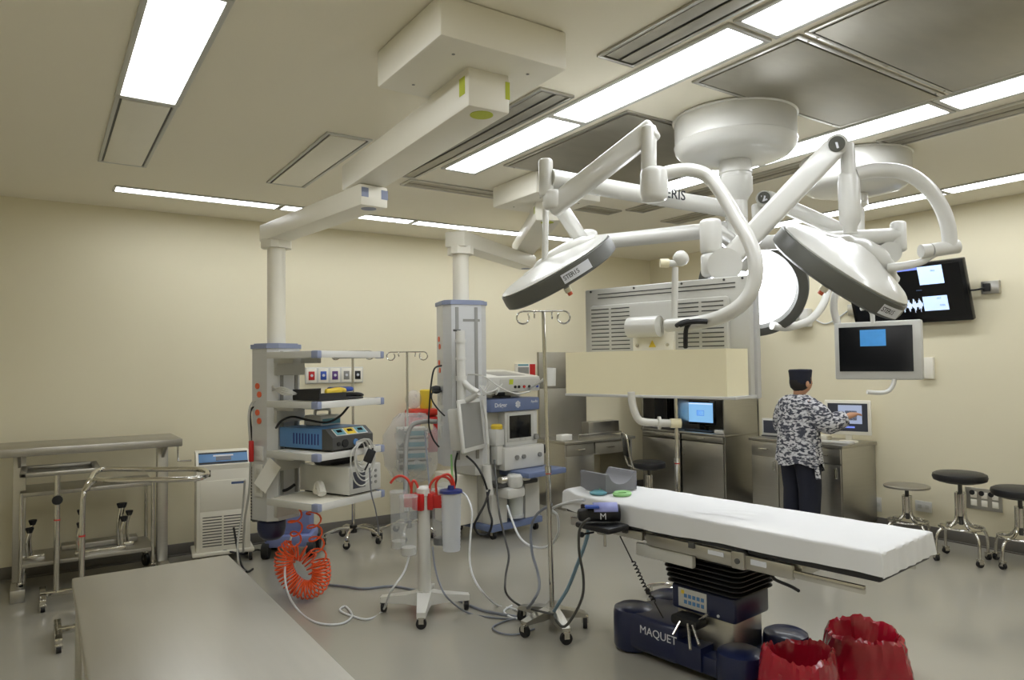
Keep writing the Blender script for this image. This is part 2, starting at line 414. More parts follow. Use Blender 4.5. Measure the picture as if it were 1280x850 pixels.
# ------------------------------------------------------------------ ceiling pendants
def beam(mb, A, B, z0, z1, w, e0=0.1, e1=0.1, bev=0.01):
    A, B = Vector((A[0], A[1], 0)), Vector((B[0], B[1], 0)); d = B - A; L = d.length
    mb.bb(-e0, L + e1, -w / 2, w / 2, z0, z1, bev, basis(A, d, Vector((-d.y, d.x, 0))))
    return basis(A, d, Vector((-d.y, d.x, 0))), L
def octagon(w, d, c): return [(-w / 2 + c, -d / 2), (w / 2 - c, -d / 2), (w / 2, -d / 2 + c), (w / 2, d / 2 - c), (w / 2 - c, d / 2), (-w / 2 + c, d / 2), (-w / 2, d / 2 - c), (-w / 2, -d / 2 + c)]
def pendant(label, col, rz, hx, A1, Fp, zb, z_top, z_bot, W, Dp, dotmat):
    """hx = housing (x0,x1,y0,y1); A1 first pivot, Fp elbow, col = column xy; zb=(beam1 z0,z1, beam2 z0,z1)"""
    o = thing('ceiling_pendant', label, 'medical pendant', (col[0], col[1], z_bot), rz, 'ceiling mounted supply pendants')
    Mh = TR(col[0], col[1], 0) @ R('Z', rz)
    h = MB().bb(*hx, 2.885, ZC - 0.001, 0.012).build('housing', 'cream_enamel', o, True)
    mb = MB()
    for fx in (0.2, 0.8):
        for fy in (0.2, 0.8):
            p = (hx[0] + (hx[1] - hx[0]) * fx, hx[2] + (hx[3] - hx[2]) * fy); mb.cyl((*p, 2.883), (*p, 2.887), 0.007, n=8)
    mb.each('screw', 'mid_grey', h, True)
    mb = MB(); M1, L1 = beam(mb, A1, Fp, zb[0], zb[1], 0.2, 0.13, 0.12)
    mb.bb(-.125, .26, -.098, .098, zb[1] - .03, 2.886, .004, M1)
    a1 = mb.build('upper_arm', 'cream_enamel', o, True)
    MB().cyl(M1 @ Vector((-0.06, 0, zb[0] - .002)), M1 @ Vector((-0.06, 0, zb[0] + .001)), 0.05, n=24).build('sticker_dot', dotmat, a1, True)
    MB().bb(-0.1312, -0.129, -0.1, -0.078, zb[0] + .06, zb[1] - .02, 0, M1).bb(-0.1, -0.05, 0.0985, 0.1012, zb[0] + .06, zb[1] - .02, 0, M1).each('sticker_tab', dotmat, a1, True)
    mb = MB(); M2, L2 = beam(mb, Fp, col, zb[2], zb[3], 0.18, 0.12, 0.1)
    mb.bb(-0.1, 0.1, -0.085, 0.085, zb[3] - .01, zb[0] + .005, 0.01, M2)
    a2 = mb.build('lower_arm', 'cream_enamel', o, True)
    d2 = 'blue_trim' if dotmat == 'lime' else dotmat
    MB().cyl(M2 @ Vector((-0.05, 0, zb[2] - .002)), M2 @ Vector((-0.05, 0, zb[2] + .001)), 0.045, n=24).build('sticker_dot', d2, a2, True)
    MB().bb(-0.1212, -0.119, -0.09, -0.045, zb[2] + .05, zb[3] - .02, 0, M2).bb(-0.1212, -0.119, 0.04, 0.085, zb[2] + .05, zb[3] - .02, 0, M2).each('sticker_tab', d2, a2, True)
    mb = MB().cyl((*col, z_top - .01), (*col, zb[2] + .01), 0.065, n=28)
    mb.prism(octagon(.19, .19, .04), zb[2] - .055, zb[2] + .01, Mh)
    mb.build('column', 'cream_enamel', o, True)
    hd = MB().prism(octagon(W, Dp, 0.055), z_bot, z_top - .03, Mh).build('service_head', 'alu', o, True)
    MB().prism(octagon(W + .02, Dp + .02, 0.058), z_top - .03, z_top, Mh).prism(octagon(W - .02, Dp - .02, 0.05), z_top, z_top + .008, Mh).build('head_cap', 'blue_trim', o, True)
    mb = MB()
    for s in (-1, 1):
        mb.bb(s * W * .22 - .014, s * W * .22 + .014, -Dp / 2 - .006, -Dp / 2 + .002, z_bot + .05, z_top - .05, 0.003, Mh)
    mb.each('mounting_rail', 'mid_grey', o, True)
    for k, zz in enumerate((0.30, 0.36, 0.49, 0.55)):
        MB().cyl(Mh @ Vector((-W / 2 + .002, 0.02 - .02 * (k % 2), z_top - zz)), Mh @ Vector((-W / 2 - .006, 0.02 - .02 * (k % 2), z_top - zz)), 0.022, n=16).build('gas_port', 'orange_dot', o, True)
    for k in range(3):
        z0 = z_top - .78 - .13 * k
        s_ = MB().bb(-W / 2 - .012, -W / 2 + .002, -.045, .045, z0 - .05, z0 + .05, 0.004, Mh).build('socket', 'white_enamel', o, True)
        MB().bb(-W / 2 - .0135, -W / 2 - .011, -.02, .02, z0 - .022, z0 + .022, 0.001, Mh).build('socket_insert', 'light_grey', s_, True)
    return o, Mh
C1, RZ1 = (1.45, 5.3), 24.5
pend1, MH1 = pendant('left ceiling pendant with four device shelves and a big square ceiling box', C1, RZ1, (1.23, 1.83, 2.29, 2.89),
                     (1.56, 2.60), (1.61, 3.98), (2.72, 2.875, 2.59, 2.715), 1.82, 0.56, 0.30, 0.27, 'lime')
SH = {1: 1.756, 2: 1.42, 3: 1.076, 4: 0.75}
U0, U1, V0, V1 = -0.26, 0.38, -0.71, -0.21
for k in (1, 2, 3, 4):
    z = SH[k]
    sh = MB().bb(U0 + .012, U1 - .012, V0 + .012, V1, z - .03, z, 0.006, MH1).build('shelf', 'cream_enamel', pend1, True)
    MB().bb(U0, U0 + .014, V0 + .02, V1, z - .042, z + .004, 0.003, MH1).bb(U1 - .014, U1, V0 + .02, V1, z - .042, z + .004, 0.003, MH1).each('side_rail', 'light_grey', sh, True)
    MB().bb(U0 + .02, U1 - .02, V0, V0 + .014, z - .042, z + .004, 0.003, MH1).build('front_rail', 'white_enamel', sh, True)
    for a in (U0 + .025, U1 - .01):
        MB().bb(a - .028, a + .012, V0 - .004, V0 + .06, z - .046, z + .006, 0.008, MH1).build('corner_bumper', 'blue_trim', sh, True)
    mb = MB()
    for a in (-0.11, 0.11):
        mb.bb(a - .02, a + .02, V1 - .12, -.125, z - .075, z - .03, 0.004, MH1)
    mb.bb(-.13, .13, -.16, -.128, z - .16, z - .01, 0.006, MH1)
    mb.build('bracket', 'light_grey', sh, True)
# dark blue collecting bowl hanging under the head
tag(MB().lathe([(0.0, 0.40), (0.06, 0.41), (0.09, 0.44), (0.1, 0.49), (0.1, 0.54), (0.08, 0.559)], TR(C1[0] - .04, C1[1] - .02, 0)).build('bowl', 'navy'),
    'dark navy bowl hanging below the left pendant head', 'bowl')
# ------------------------------------------------------------------ devices on the left pendant's shelves
def onshelf(k, u, v, dz=0.0): return MH1 @ Vector((u, v, SH[k] + .0045 + dz))
# electrosurgical generator
g = thing('electrosurgical_generator', 'blue electrosurgical generator with slanted control panel on pendant shelf', 'medical device', onshelf(3, 0.07, -0.44), RZ1)
w, d, h = 0.19, 0.265, 0.15
MB().bb(-w, w, -d + .1, d, 0.012, h, 0.006).build('case', 'generator_blue', g)
gz = MB()
gz.prism([(-d, 0.012), (-d + .1, 0.012), (-d + .1, h), (-d + .07, h), (-d, 0.095)], -w - .004, w + .004, basis((0, 0, 0), (0, 1, 0), (0, 0, 1)))
fb = gz.build('front_bezel', 'dark_grey', g)
Ms = basis((0, -d + .033, 0.124), (1, 0, 0), (0, 0.07, 0.055))
MB().bb(-.15, .15, -.034, .034, 0, .003, 0, Ms).build('control_panel', 'white_enamel', fb)
for x, m_ in ((-.1, 'teal'), (0, 'yellow'), (.1, 'teal')):
    p_ = MB().bb(x - .042, x + .042, -.028, .03, .003, .005, 0, Ms).build('control_field', m_, fb)
    MB().bb(x - .022, x + .022, -.006, .018, .005, .0065, 0, Ms).build('display', 'screen_off', fb)
for x, r_ in ((-.14, .014), (-.08, .028), (.02, .022), (.1, .022)):
    MB().cyl((x, -d + .004, .05), (x, -d - .008, .05), r_, n=16).build('socket', 'black_rubber' if x < 0 or x > .05 else 'generator_blue', fb)
mb = MB()
for k in range(9): mb.bb(-w - .0015, -w + .001, -.13 + k * .03, -.118 + k * .03, .04, .115)
mb.build('side_vents', 'dark_blue', g)
MB().bb(-w + .02, w - .02, -d + .03, d - .03, 0, 0.012).build('feet', 'black_rubber', g)
# small white device on the generator
s_ = thing('patient_monitor_module', 'small white module with a carry handle on top of the blue generator', 'medical device', MH1 @ Vector((0.15, -0.32, SH[3] + .0045 + h)), RZ1)
MB().bb(-.1, .1, -.09, .09, 0, .075, 0.014).build('case', 'white_enamel', s_)
MB().bb(-.085, .085, -.0925, -.089, .012, .05, 0.002).build('front_strip', 'teal', s_)
MB().tube([(-.07, 0, .07), (-.06, 0, .11), (.06, 0, .11), (.07, 0, .07)], 0.011, 8, 5).build('handle', 'white_enamel', s_)
# black tray with coloured pieces on second shelf
b_ = thing('accessory_tray', 'black open tray holding a yellow and a blue grip on the second shelf', 'tray', onshelf(2, 0.03, -0.5), RZ1)
tr = MB().bb(-.2, .22, -.13, .13, 0, .012, 0.003).bb(-.2, -.19, -.13, .13, .01, .075).bb(-.2, .05, .12, .13, .01, .075).bb(-.2, .05, -.13, -.12, .01, .05)
tr.build('tray', 'black_rubber', b_)
MB().tube([(-.12, -.11, .055), (-.02, -.115, .07), (.08, -.08, .06)], 0.018, 8, 5).bb(-.13, .02, -.13, -.1, .045, .08, 0.012).build('yellow_grip', 'yellow', b_)
MB().bb(.04, .18, -.08, .06, .05, .085, 0.02).build('blue_grip', 'blue', b_)
mb = MB()
for k in range(3): mb.tube([(.05, -.02 + .04 * k, .03), (.2, -.08 + .06 * k, .035), (.31, -.03 + .03 * k, .016), (.2, .05, .02)], 0.009, 6, 6)
mb.build('cable_bundle', 'black_rubber', b_)
# cables from the head into the tray
mb = MB()
for k in range(4): mb.tube([MH1 @ Vector((-.15, -.14, SH[2] + .10 - .01 * k)), MH1 @ Vector((-.2, -.3, SH[2] + .05 + .014 * k)), MH1 @ Vector((-.21 + .01 * k, -.42, SH[2] + .05))], 0.008, 6, 6)
tag(mb.build('cable', 'light_grey'), 'bundle of pale cables running to the black tray', 'cable')
# insufflator
n_ = thing('insufflator', 'white insufflator box with a grey square screen on the lowest shelf', 'medical device', onshelf(4, 0.205, -0.44), RZ1)
w, d, h = 0.16, 0.245, 0.2
MB().bb(-w, w, -d, d, 0.01, h, 0.008).build('case', 'white_enamel', n_)
fp = MB().bb(-w + .006, w - .006, -d - .006, -d + .002, .016, h - .006, 0.004).build('front_panel', 'light_grey', n_)
MB().bb(-.125, -.005, -d - .0075, -d - .005, .05, .165, .001).build('screen', 'screen_dark', fp)
for x, z in ((.05, .15), (.05, .11), (.05, .07), (.1, .15), (.1, .11), (.1, .07)):
    MB().cyl((x, -d - .005, z), (x, -d - .012, z), .011, n=12).build('knob', 'mid_grey', fp)
MB().bb(-w + .02, w - .02, -d + .03, d - .03, 0, 0.01).build('feet', 'black_rubber', n_)
# black pouch and paper on the insufflator
tag(MB().lathe([(0.0, 0), (.15, 0.004), (.17, .03), (.15, .06), (.08, .075), (0, .07)], TR(MH1 @ Vector((.17, -.42, SH[4] + .0045 + h))) @ R('Z', RZ1) @ Matrix.Diagonal(Vector((1, .75, 1, 1))), 22).build('pouch', 'black_rubber'),
    'soft black pouch lying on the white insufflator', 'pouch')
tag(MB().tube([MH1 @ Vector((-.08, -.56, SH[4] + .035)), MH1 @ Vector((-.05, -.5, SH[4] + .09)), MH1 @ Vector((-.02, -.44, SH[4] + .035))], 0.03, 8, 5).build('wrapper', 'paper'),
    'crumpled white wrapper left of the insufflator', 'wrapper')
# cable bundle hanging in front of the generator
mb = MB(); random.seed(3)
for k in range(6):
    r0 = .05 + .012 * k
    c = MH1 @ Vector((.12 + random.uniform(-.03, .03), -.735 - .006 * k, SH[3] - .02 - .012 * k))
    u = MH1.to_3x3() @ Vector((1, 0, 0))
    top = MH1 @ Vector((.09, -.72, SH[3] + .055))
    pts = [top] + [c + u * (r0 * math.sin(a)) + Vector((0, 0, r0 * 1.5 * math.cos(a))) for a in [.4 + j * .7 for j in range(8)]] + [top + Vector((.01 * k, 0, 0))]
    mb.tube(pts, 0.005, 6, 4)
tag(mb.build('cable', 'light_grey'), 'looped pale cable bundle hanging from the generator front', 'cable')
tag(MB().tube([D(466, 560, 4.75), D(462, 575, 4.74), D(456, 588, 4.74)], .006, 6, 4).bb(-.03, .03, -.012, .012, -.045, .045, .008, TR(D(462, 570, 4.72)) @ R('Y', 25)).build('cable_plug', 'black_rubber'),
    'black plug dangling right of the pale cable loops', 'plug')
# long black cable over the generator
tag(MB().tube([D(345, 535, 5.0), D(352, 526, 4.95), D(366, 521, 4.95), D(385, 525, 4.95), D(408, 528, 4.9), D(425, 520, 4.9), D(438, 505, 4.95)], 0.008, 8, 6).build('power_cable', 'black_rubber'),
    'black cable arching over the blue generator', 'cable')
tag(MB().tube([D(328, 606, 5.15), D(340, 612, 5.1), D(356, 613, 5.05), D(368, 606, 5.0)], 0.011, 8, 6).build('power_cable', 'black_rubber'),
    'short black cable behind the white insufflator', 'cable')
# paper sheet hanging at the left of the head
P0 = D(337, 572, 5.0)
Mp = basis(P0, D(352, 585, 4.95) - P0, D(322, 602, 5.0) - P0)
a_ = (D(352, 585, 4.95) - P0).length; b2_ = (D(318, 605, 5.0) - P0).length
tag(MB().bb(0, a_ * .95, 0, b2_, -.002, .002, 0, Mp).build('paper_tag', 'paper'), 'white paper tag hanging at an angle left of the insufflator', 'paper')
# gas hoses at the left face
for nm, m_, pts, lb in (('gas_hose', 'light_grey', [D(328, 500, 5.1), D(316, 503, 5.1), D(311, 520, 5.1), D(313, 560, 5.15), D(312, 610, 5.2), D(306, 650, 5.4), D(304, 690, 5.9)], 'pale hose hanging down the left pendant head'),
                        ('gas_hose', 'black_rubber', [D(326, 506, 5.1), D(313, 514, 5.12), D(315, 545, 5.15), D(321, 580, 5.2), D(322, 620, 5.25), D(324, 650, 5.5), D(332, 676, 6.1)], 'black hose hanging beside the left pendant head')):
    tag(MB().tube(pts, 0.009, 8, 6).build(nm, m_), lb, 'hose')
tag(MB().bb(-.016, .016, -.016, .016, -.075, .075, .006, TR(D(314, 564, 5.05))).build('handset', 'red'), 'narrow red holder hanging left of the pendant sockets', 'holder')
# vertical ribbed strip behind
mb = MB()
cc = D(320, 615, 5.6)
for k in range(18): mb.cyl(cc + Vector((0, 0, -.22 + k * .024)), cc + Vector((0, 0, -.206 + k * .024)), .04, n=14)
mb.cyl(cc + Vector((0, 0, -.23)), cc + Vector((0, 0, .22)), .03, n=12)
tag(mb.build('corrugated_hose', 'dark_grey'), 'dark corrugated hose standing behind the warming unit', 'hose')

# ------------------------------------------------------------------ orange coiled hose
def coil(path, turns, r, tr, k=10):
    P = catmull(path, 24); N = len(P)
    cum = [0]
    for a, b in zip(P, P[1:]): cum.append(cum[-1] + (b - a).length)
    tot = cum[-1]; out = []; f = None; M_ = turns * 12
    j = 0
    for i in range(M_ + 1):
        s = tot * i / M_
        while j < N - 2 and cum[j + 1] < s: j += 1
        t_ = (s - cum[j]) / max(1e-9, cum[j + 1] - cum[j]); p = P[j].lerp(P[j + 1], t_)
        d_ = (P[j + 1] - P[j]).normalized()
        f = frame_z(d_) if f is None else f.col[2].rotation_difference(d_).to_matrix() @ f
        a = 2 * PI * i / 12
        out.append(p + f @ Vector((r * math.cos(a), r * math.sin(a), 0)))
    return out
dz = 4.98
pts = coil([D(392, 638, 4.8), D(393, 660, 4.85), D(397, 684, 4.93), D(400, 700, dz)], 4, 0.048, .006)
pts += coil([D(400, 700, dz), D(402, 718, dz), D(396, 733, dz), D(380, 737, dz), D(364, 727, dz), D(355, 710, dz), D(356, 693, dz), D(364, 684, dz)], 30, 0.062, .006)[1:]
pts += coil([D(364, 684, dz), D(371, 667, 4.9), D(368, 652, 4.85), D(370, 640, 4.82)], 3, 0.042, .006)[1:]
mess = coil([D(360, 697, 5.08), D(374, 690, 5.1), D(388, 700, 5.1), D(396, 716, 5.1)], 8, 0.055, .006)
tag(MB().tube(mess, 0.0062, 6).build('coiled_hose', 'orange'), 'loose inner loops of orange coiled hose behind the hanging ring', 'hose')
tag(MB().tube(pts, 0.0062, 6).build('coiled_hose', 'orange'), 'bright orange coiled air hose hanging to the floor', 'hose')

# ------------------------------------------------------------------ lilac wheeled trolley behind the hose
q = thing('floor_trolley', 'lilac blue wheeled pedestal below the left pendant shelves', 'trolley', (1.88, 6.37, 0), -28)
MB().bb(-.2, .2, -.17, .17, .09, .19, .015).build('base', 'lilac_blue', q)
MB().bb(-.16, .17, -.1, .13, .19, .47, .012).build('body', 'lilac_blue', q)
MB().cyl((-.16, -.12, .19), (-.16, -.12, .5), .03, n=14).build('post', 'blue_trim', q)
for x, y in ((-.19, -.15), (.19, -.15), (-.19, .15), (.19, .15)):
    wh = MB().cyl((x - .03, y, .068), (x + .03, y, .068), .068, n=20).build('wheel', 'black_rubber', q)
    MB().bb(x - .02, x + .02, y - .02, y + .02, .06, .1, .004).build('fork', 'dark_grey', wh)
# ------------------------------------------------------------------ left side: warming unit, tables, stands
def caster(parent, x, y, r=0.05, z_top=None, a=0.0, sub=None, w=0.026):
    """fork plus wheel standing on the floor, under `parent` (local coords)"""
    zt = z_top if z_top is not None else 2 * r + .03
    Mc = TR(x, y, 0) @ R('Z', a)
    f = MB().bb(-w * .8, -w * .55, -.016, .016, r, zt - .01, 0, Mc).bb(w * .55, w * .8, -.016, .016, r, zt - .01, 0, Mc).bb(-w * .8, w * .8, -.02, .02, zt - .012, zt, 0.002, Mc)
    fo = f.build('caster_fork', 'chrome', parent)
    MB().cyl(Mc @ Vector((-w / 2, 0, r)), Mc @ Vector((w / 2, 0, r)), r, n=18).build('caster_wheel', 'black_rubber', fo)
    return fo
wu = thing('warming_unit', 'white floor standing patient warming unit with blue control panel and vents', 'medical device', (1.33, 6.56, 0), -7)
w, d = .215, .155
MB().bb(-w, w, -d, d, .1, .8, .012).prism([(-d, .79), (d, .79), (d, .93), (-d + .10, .93), (-d, .83)], -w, w, basis((0, 0, 0), (0, 1, 0), (0, 0, 1))).build('case', 'cream_enamel', wu)
MB().bb(-w - .03, w + .03, -d - .03, d + .01, .075, .105, .008).build('base', 'cream_enamel', wu)
Mpn = basis((0, -d + .052, .883), (1, 0, 0), (0, .1, .1))
cp = MB().bb(-w + .02, w - .02, -.062, .06, -.002, .004, .001, Mpn).build('control_panel', 'generator_blue', wu)
MB().bb(-w + .02, w - .02, -.062, -.045, .004, .0055, 0, Mpn).bb(-w + .02, w - .02, .045, .06, .004, .0055, 0, Mpn).build('panel_stripe', 'ink', cp)
MB().bb(-.06, .06, -.03, .012, .004, .006, 0, Mpn).build('panel_display', 'screen_dark', cp)
MB().bb(-.08, .08, .014, .03, .004, .006, 0, Mpn).build('panel_label', 'ink_white', cp)
MB().bb(-w + .03, w - .03, -d - .005, -d + .001, .45, .7, .003).build('front_door', 'cream_enamel', wu)
gr = MB().bb(-w + .03, w - .03, -d - .005, -d + .001, .12, .44, .003).build('grille', 'cream_enamel', wu)
for k in range(11):
    for c in range(2):
        x0 = -w + .05 + c * .165
        MB().bb(x0, x0 + .15, -d - .0065, -d - .004, .15 + k * .024, .158 + k * .024).build('vent_slit', 'dark_grey', gr)
MB().bb(-.14, -.105, -d - .004, -d + .001, .735, .79, .002).build('switch', 'black_gloss', wu)
MB().bb(.06, .16, -d - .007, -d - .004, .66, .68, 0).build('badge', 'ink_blue', wu)
for x in (-w + .03, w + .0):
    for y in (-d, d - .03): caster(wu, x, y, .036, .078)

# long steel back table against the wall
bt = thing('steel_table', 'long narrow steel table against the back wall at far left', 'table', (0.0, 6.45, 0))
MB().bb(-.75, .95, -.29, .3, 1.035, 1.095, .008).build('table_top', 'steel_top', bt)
for x in (-.12, .84):
    MB().bb(x - .04, x + .04, -.04, .04, .09, 1.035, .004).build('leg', 'steel', bt)
    MB().bb(x - .045, x + .045, -.27, .25, 0.0, .09, .006).build('foot', 'steel', bt)
    MB().prism([(-.24, 1.035), (.24, 1.035), (.04, .93), (-.04, .93)], x - .01, x + .01, basis((0, 0, 0), (0, 1, 0), (0, 0, 1))).build('bracket', 'steel', bt)
MB().tube([(.93, -.2, 1.035), (.93, -.2, .91), (1.03, -.2, .905)], .008, 8, 0).build('crank_handle', 'chrome', bt)
# steel two-shelf cart beneath
ct = thing('steel_cart', 'low two shelf steel cart standing under the long table', 'cart', (.325, 6.48, 0))
for z, nm in ((.76, 'top_shelf'), (.245, 'lower_shelf')):
    MB().bb(-.44, .44, -.2, .25, z - .03, z, .004).build(nm, 'steel_top', ct)
for x in (-.43, .43):
    for y in (-.19, .24):
        l = MB().cyl((x, y, .11), (x, y, .755), .014, n=12).build('leg', 'chrome', ct)
        caster(ct, x, y, .05, .115, 20)
# table fittings with black knobs on the lower shelf
def clamp(x, y, half, rods, label):
    o = thing('leg_holder_clamp', label, 'clamp', (x, y, .245), 0, 'chrome clamps with black knobs')
    MB().bb(-half, half, -.02, .02, 0, .03, .004).build('bar', 'chrome', o)
    for xx, yy, hh_ in rods:
        ro = MB().tube([(xx, yy, .02), (xx - .012, yy, .02 + hh_ * .5), (xx + .006, yy, hh_)], .011, 8, 4).build('rod', 'chrome', o)
        MB().lathe([(.0, 0), (.017, .002), (.027, .03), (.027, .04), (0, .044)], TR(xx + .006, yy, hh_ - .004), 12).build('knob', 'black_rubber', ro)
clamp(-.03, 6.42, .07, ((-.03, -.01, .2), (-.012, .03, .25)), 'chrome clamp with two black knobs at the left end of the cart')
clamp(.40, 6.34, .17, ((-.14, -.008, .21), (-.135, .04, .3), (.15, -.008, .22), (.13, .03, .32)), 'long chrome clamp with black knobs, nearest on the cart shelf')
clamp(.58, 6.46, .06, ((.02, 0, .24), (-.02, .03, .3)), 'short chrome clamp with black knobs at the right end of the cart shelf')
tag(MB().bb(.15, .68, 6.56, 6.7, .245, .285, .006).build('instrument_tray', 'steel_top'), 'shallow steel tray at the back of the lower cart shelf', 'tray')

# mayo stand with tray
m1 = thing('mayo_stand', 'mayo stand with a small steel tray in front of the steel cart', 'instrument stand', (.11, 6.03, 0), 0, 'mayo stands by the left wall')
MB().tube([(0, 0, .08), (0, 0, .8), (0, 0, .9), (0, -.0, .915)], .019, 12).build('post', 'chrome', m1)
MB().cyl((0, 0, .7), (0, 0, .76), .026, n=14).build('collar', 'chrome', m1)
kn = MB().lathe([(.0, 0), (.03, .003), (.034, .02), (.03, .03), (0, .033)], TR(0, -.02, .73) @ R('X', 90), 14).build('knob', 'black_rubber', m1)
MB().cyl((0, 0, .58), (0, 0, .59), .0205, n=14).build('height_ring', 'red', m1)
MB().bb(-.1, .36, -.018, .018, .05, .09, .006).bb(-.1, -.06, -.19, .19, .045, .085, .006).build('base', 'chrome', m1)
for x, y in ((-.08, -.18), (-.08, .18), (.35, 0)): caster(m1, x, y, .024, .052)
tr = MB().bb(-.2, .24, -.12, .3, .915, .921, .002)
for a in ((-.22, -.18, -.14, .32), (.22, .26, -.14, .32)): tr.bb(a[0], a[1], a[2], a[3], .92, .948, .006)
tr.bb(-.22, .26, -.14, -.11, .92, .948, .006).bb(-.22, .26, .3, .33, .92, .948, .006)
tr.build('tray', 'steel_top', m1)
# mayo stand frame without a tray
m2 = thing('mayo_stand', 'bent tube mayo stand frame without tray, reaching over the near steel table', 'instrument stand', (0.225, 5.15, 0), 0, 'mayo stands by the left wall')
zt = .985
px_, py_ = .225, 5.15
f0, f1, e1, n1, n0 = onz(126, 587, zt), onz(246, 586.5, zt), onz(259, 591, zt), onz(246, 598, zt), onz(128, 602, zt)
fr = MB()
fr.tube([(px_, py_, .06), (px_, py_, .62), (px_ + .002, py_, .82), (px_ + .012, py_ + .01, .90), (px_ + .05, py_ + .12, .955), f0 + Vector((-.03, -.05, -.006)), f0 + Vector((.05, 0, 0)), f0.lerp(f1, .6), f1, e1, n1, n0.lerp(n1, .5), n0 + Vector((.05, 0, 0)), (px_ + .07, py_ - .02, .965), (px_ + .012, py_, .9)], .0165, 10, 4)
fr.build('frame', 'chrome', m2, True)
MB().cyl((px_, py_, .62), (px_, py_, .63), .018, n=14).build('height_ring', 'red', m2, True)
MB().cyl((px_, py_, .06), (px_, py_, .2), .026, n=14).build('collar', 'chrome', m2, True)
MB().bb(px_ - .12, px_ + .4, py_ - .02, py_ + .02, .05, .09, .006).bb(px_ - .14, px_ - .1, py_ - .2, py_ + .2, .045, .085, .006).build('base', 'chrome', m2, True)
for x, y in ((-.12, -.19), (-.12, .19), (.38, 0)): caster(m2, x, y, .024, .052)

# foreground steel table
ft = thing('steel_table', 'large bare steel table in the near left foreground', 'table', (.37, 2.1, 0))
MB().bb(-.268, .268, -.95, .93, .865, .9, .006).build('table_top', 'steel_top', ft)
MB().bb(-.25, .25, -.93, .91, .26, .285, .004).build('lower_shelf', 'steel_top', ft)
for x in (-.24, .24):
    for y in (-.9, .89):
        MB().cyl((x, y, .13), (x, y, .87), .018, n=14).build('leg', 'steel', ft)
        caster(ft, x, y, .06, .135, 30)
MB().bb(-.255, .255, .895, .905, .82, .866, .003).bb(-.255, -.245, -.92, .9, .82, .866, .003).bb(.245, .255, -.92, .9, .82, .866, .003).build('apron', 'steel', ft)
# cable with plug on the floor by the warming unit
tag(MB().tube([onz(292, 704) + Vector((0, 0, .3)), onz(300, 708) + Vector((0, 0, .05)), onz(308, 716) + Vector((0, 0, .012)), onz(316, 713) + Vector((0, 0, .012))], .009, 8, 6).build('power_cable', 'black_rubber'),
    'black plug end lying on the floor behind the near table', 'cable')
tag(MB().tube([D(306, 600, 5.6), D(303, 640, 5.7), D(297, 680, 5.6), D(299, 706, 5.55), onz(306, 716) + Vector((0, 0, .01))], .008, 8, 6).build('power_cable', 'light_grey'),
    'pale cable hanging in front of the warming unit', 'cable')
tag(MB().tube([onz(252, 700) + Vector((0, 0, .05)), onz(275, 700) + Vector((0, -.1, .1)), onz(300, 698) + Vector((0, -.1, .06)), onz(322, 690) + Vector((0, 0, .02)), onz(332, 694) + Vector((0, 0, .02))], .009, 8, 6).build('power_cable', 'black_rubber'),
    'black cable trailing across the foot of the warming unit', 'cable')
# ------------------------------------------------------------------ right pendant
C2, RZ2 = (2.85, 5.0), -13
pend2, MH2 = pendant('right ceiling pendant beside the anesthesia machine, with a tall grey service head', C2, RZ2, (2.945, 3.55, 4.06, 4.65),
                     (3.25, 4.36), (3.98, 5.72), (2.74, 2.875, 2.61, 2.735), 2.165, 0.86, 0.36, 0.3, 'lime')
MB().bb(-.03, .11, -.153, -.149, 2.0, 2.02, 0, MH2).build('marking', 'mid_grey', pend2, True)
pl_ = MB().lathe([(0, 0), (.028, 0), (.034, .03), (.028, .06), (0, .065)], MH2 @ TR(-.185, 0, 1.46) @ R('Y', -90), 14).build('plug', 'black_rubber', pend2, True)
# black mains cable from that plug
tag(MB().tube([D(552, 457, 5.55), D(543, 461, 5.5), D(539, 480, 5.5), D(537, 505, 5.5), D(536, 530, 5.5), D(541, 548, 5.5), D(549, 559, 5.5)], .007, 8, 6).build('power_cable', 'black_rubber'),
    'black cable looping down from the plug on the right pendant', 'cable')
tag(MB().tube([D(552, 489, 5.6), D(541, 490, 5.5), D(540, 500, 5.5), D(548, 512, 5.5), D(556, 520, 5.5)], .006, 8, 6).build('power_cable', 'black_rubber'),
    'short black cable below the orange ports of the right pendant', 'cable')

# display on an arm at the pendant head, seen from its edge
md = thing('arm_monitor', 'white framed flat monitor seen edge on, on an arm at the right pendant', 'monitor', D(578, 560, 5.45), 0)
cm = D(589, 531, 5.45)
Mm = TR(cm) @ R('Z', -33.8 + 68) @ R('X', -6)
MB().bb(-.2, .2, -.012, .012, -.2, .2, .01, Mm).build('frame', 'white_enamel', md, True)
MB().bb(-.17, .17, -.0145, -.011, -.165, .17, 0, Mm).build('screen', 'mid_grey', md, True)  # flat grey stands in for the machine's reflection on the screen
MB().bb(-.16, .14, .012, .12, -.18, .14, .02, Mm).build('back_case', 'light_grey', md, True)
MB().tube([Mm @ Vector((.15, -.05, .18)), Mm @ Vector((.15, -.06, 0)), Mm @ Vector((.15, -.05, -.17))], .012, 8, 5).build('handle', 'white_enamel', md, True)
pa = D(575.5, 413, 5.42); pb = D(577, 500, 5.42)
MB().cyl(pa, pb, .035, n=16).cyl(D(575.5, 424, 5.42), D(575.5, 428, 5.42), .042, n=16).cyl(D(576, 447, 5.42), D(576, 450, 5.42), .042, n=16).cyl(D(576.4, 470, 5.42), D(576.5, 476, 5.42), .044, n=16).build('post', 'white_enamel', md, True)
MB().tube([D(577, 474, 5.42), D(586, 484, 5.38), D(598, 491, 5.35)], .025, 10, 4).tube([D(598, 491, 5.35), D(590, 497, 5.38), D(580, 502, 5.42)], .025, 10, 4).build('arm', 'white_enamel', md, True)
MB().cyl(pa + Vector((-.06, 0, 0)), pa, .008, n=8).build('lever', 'dark_grey', md, True)
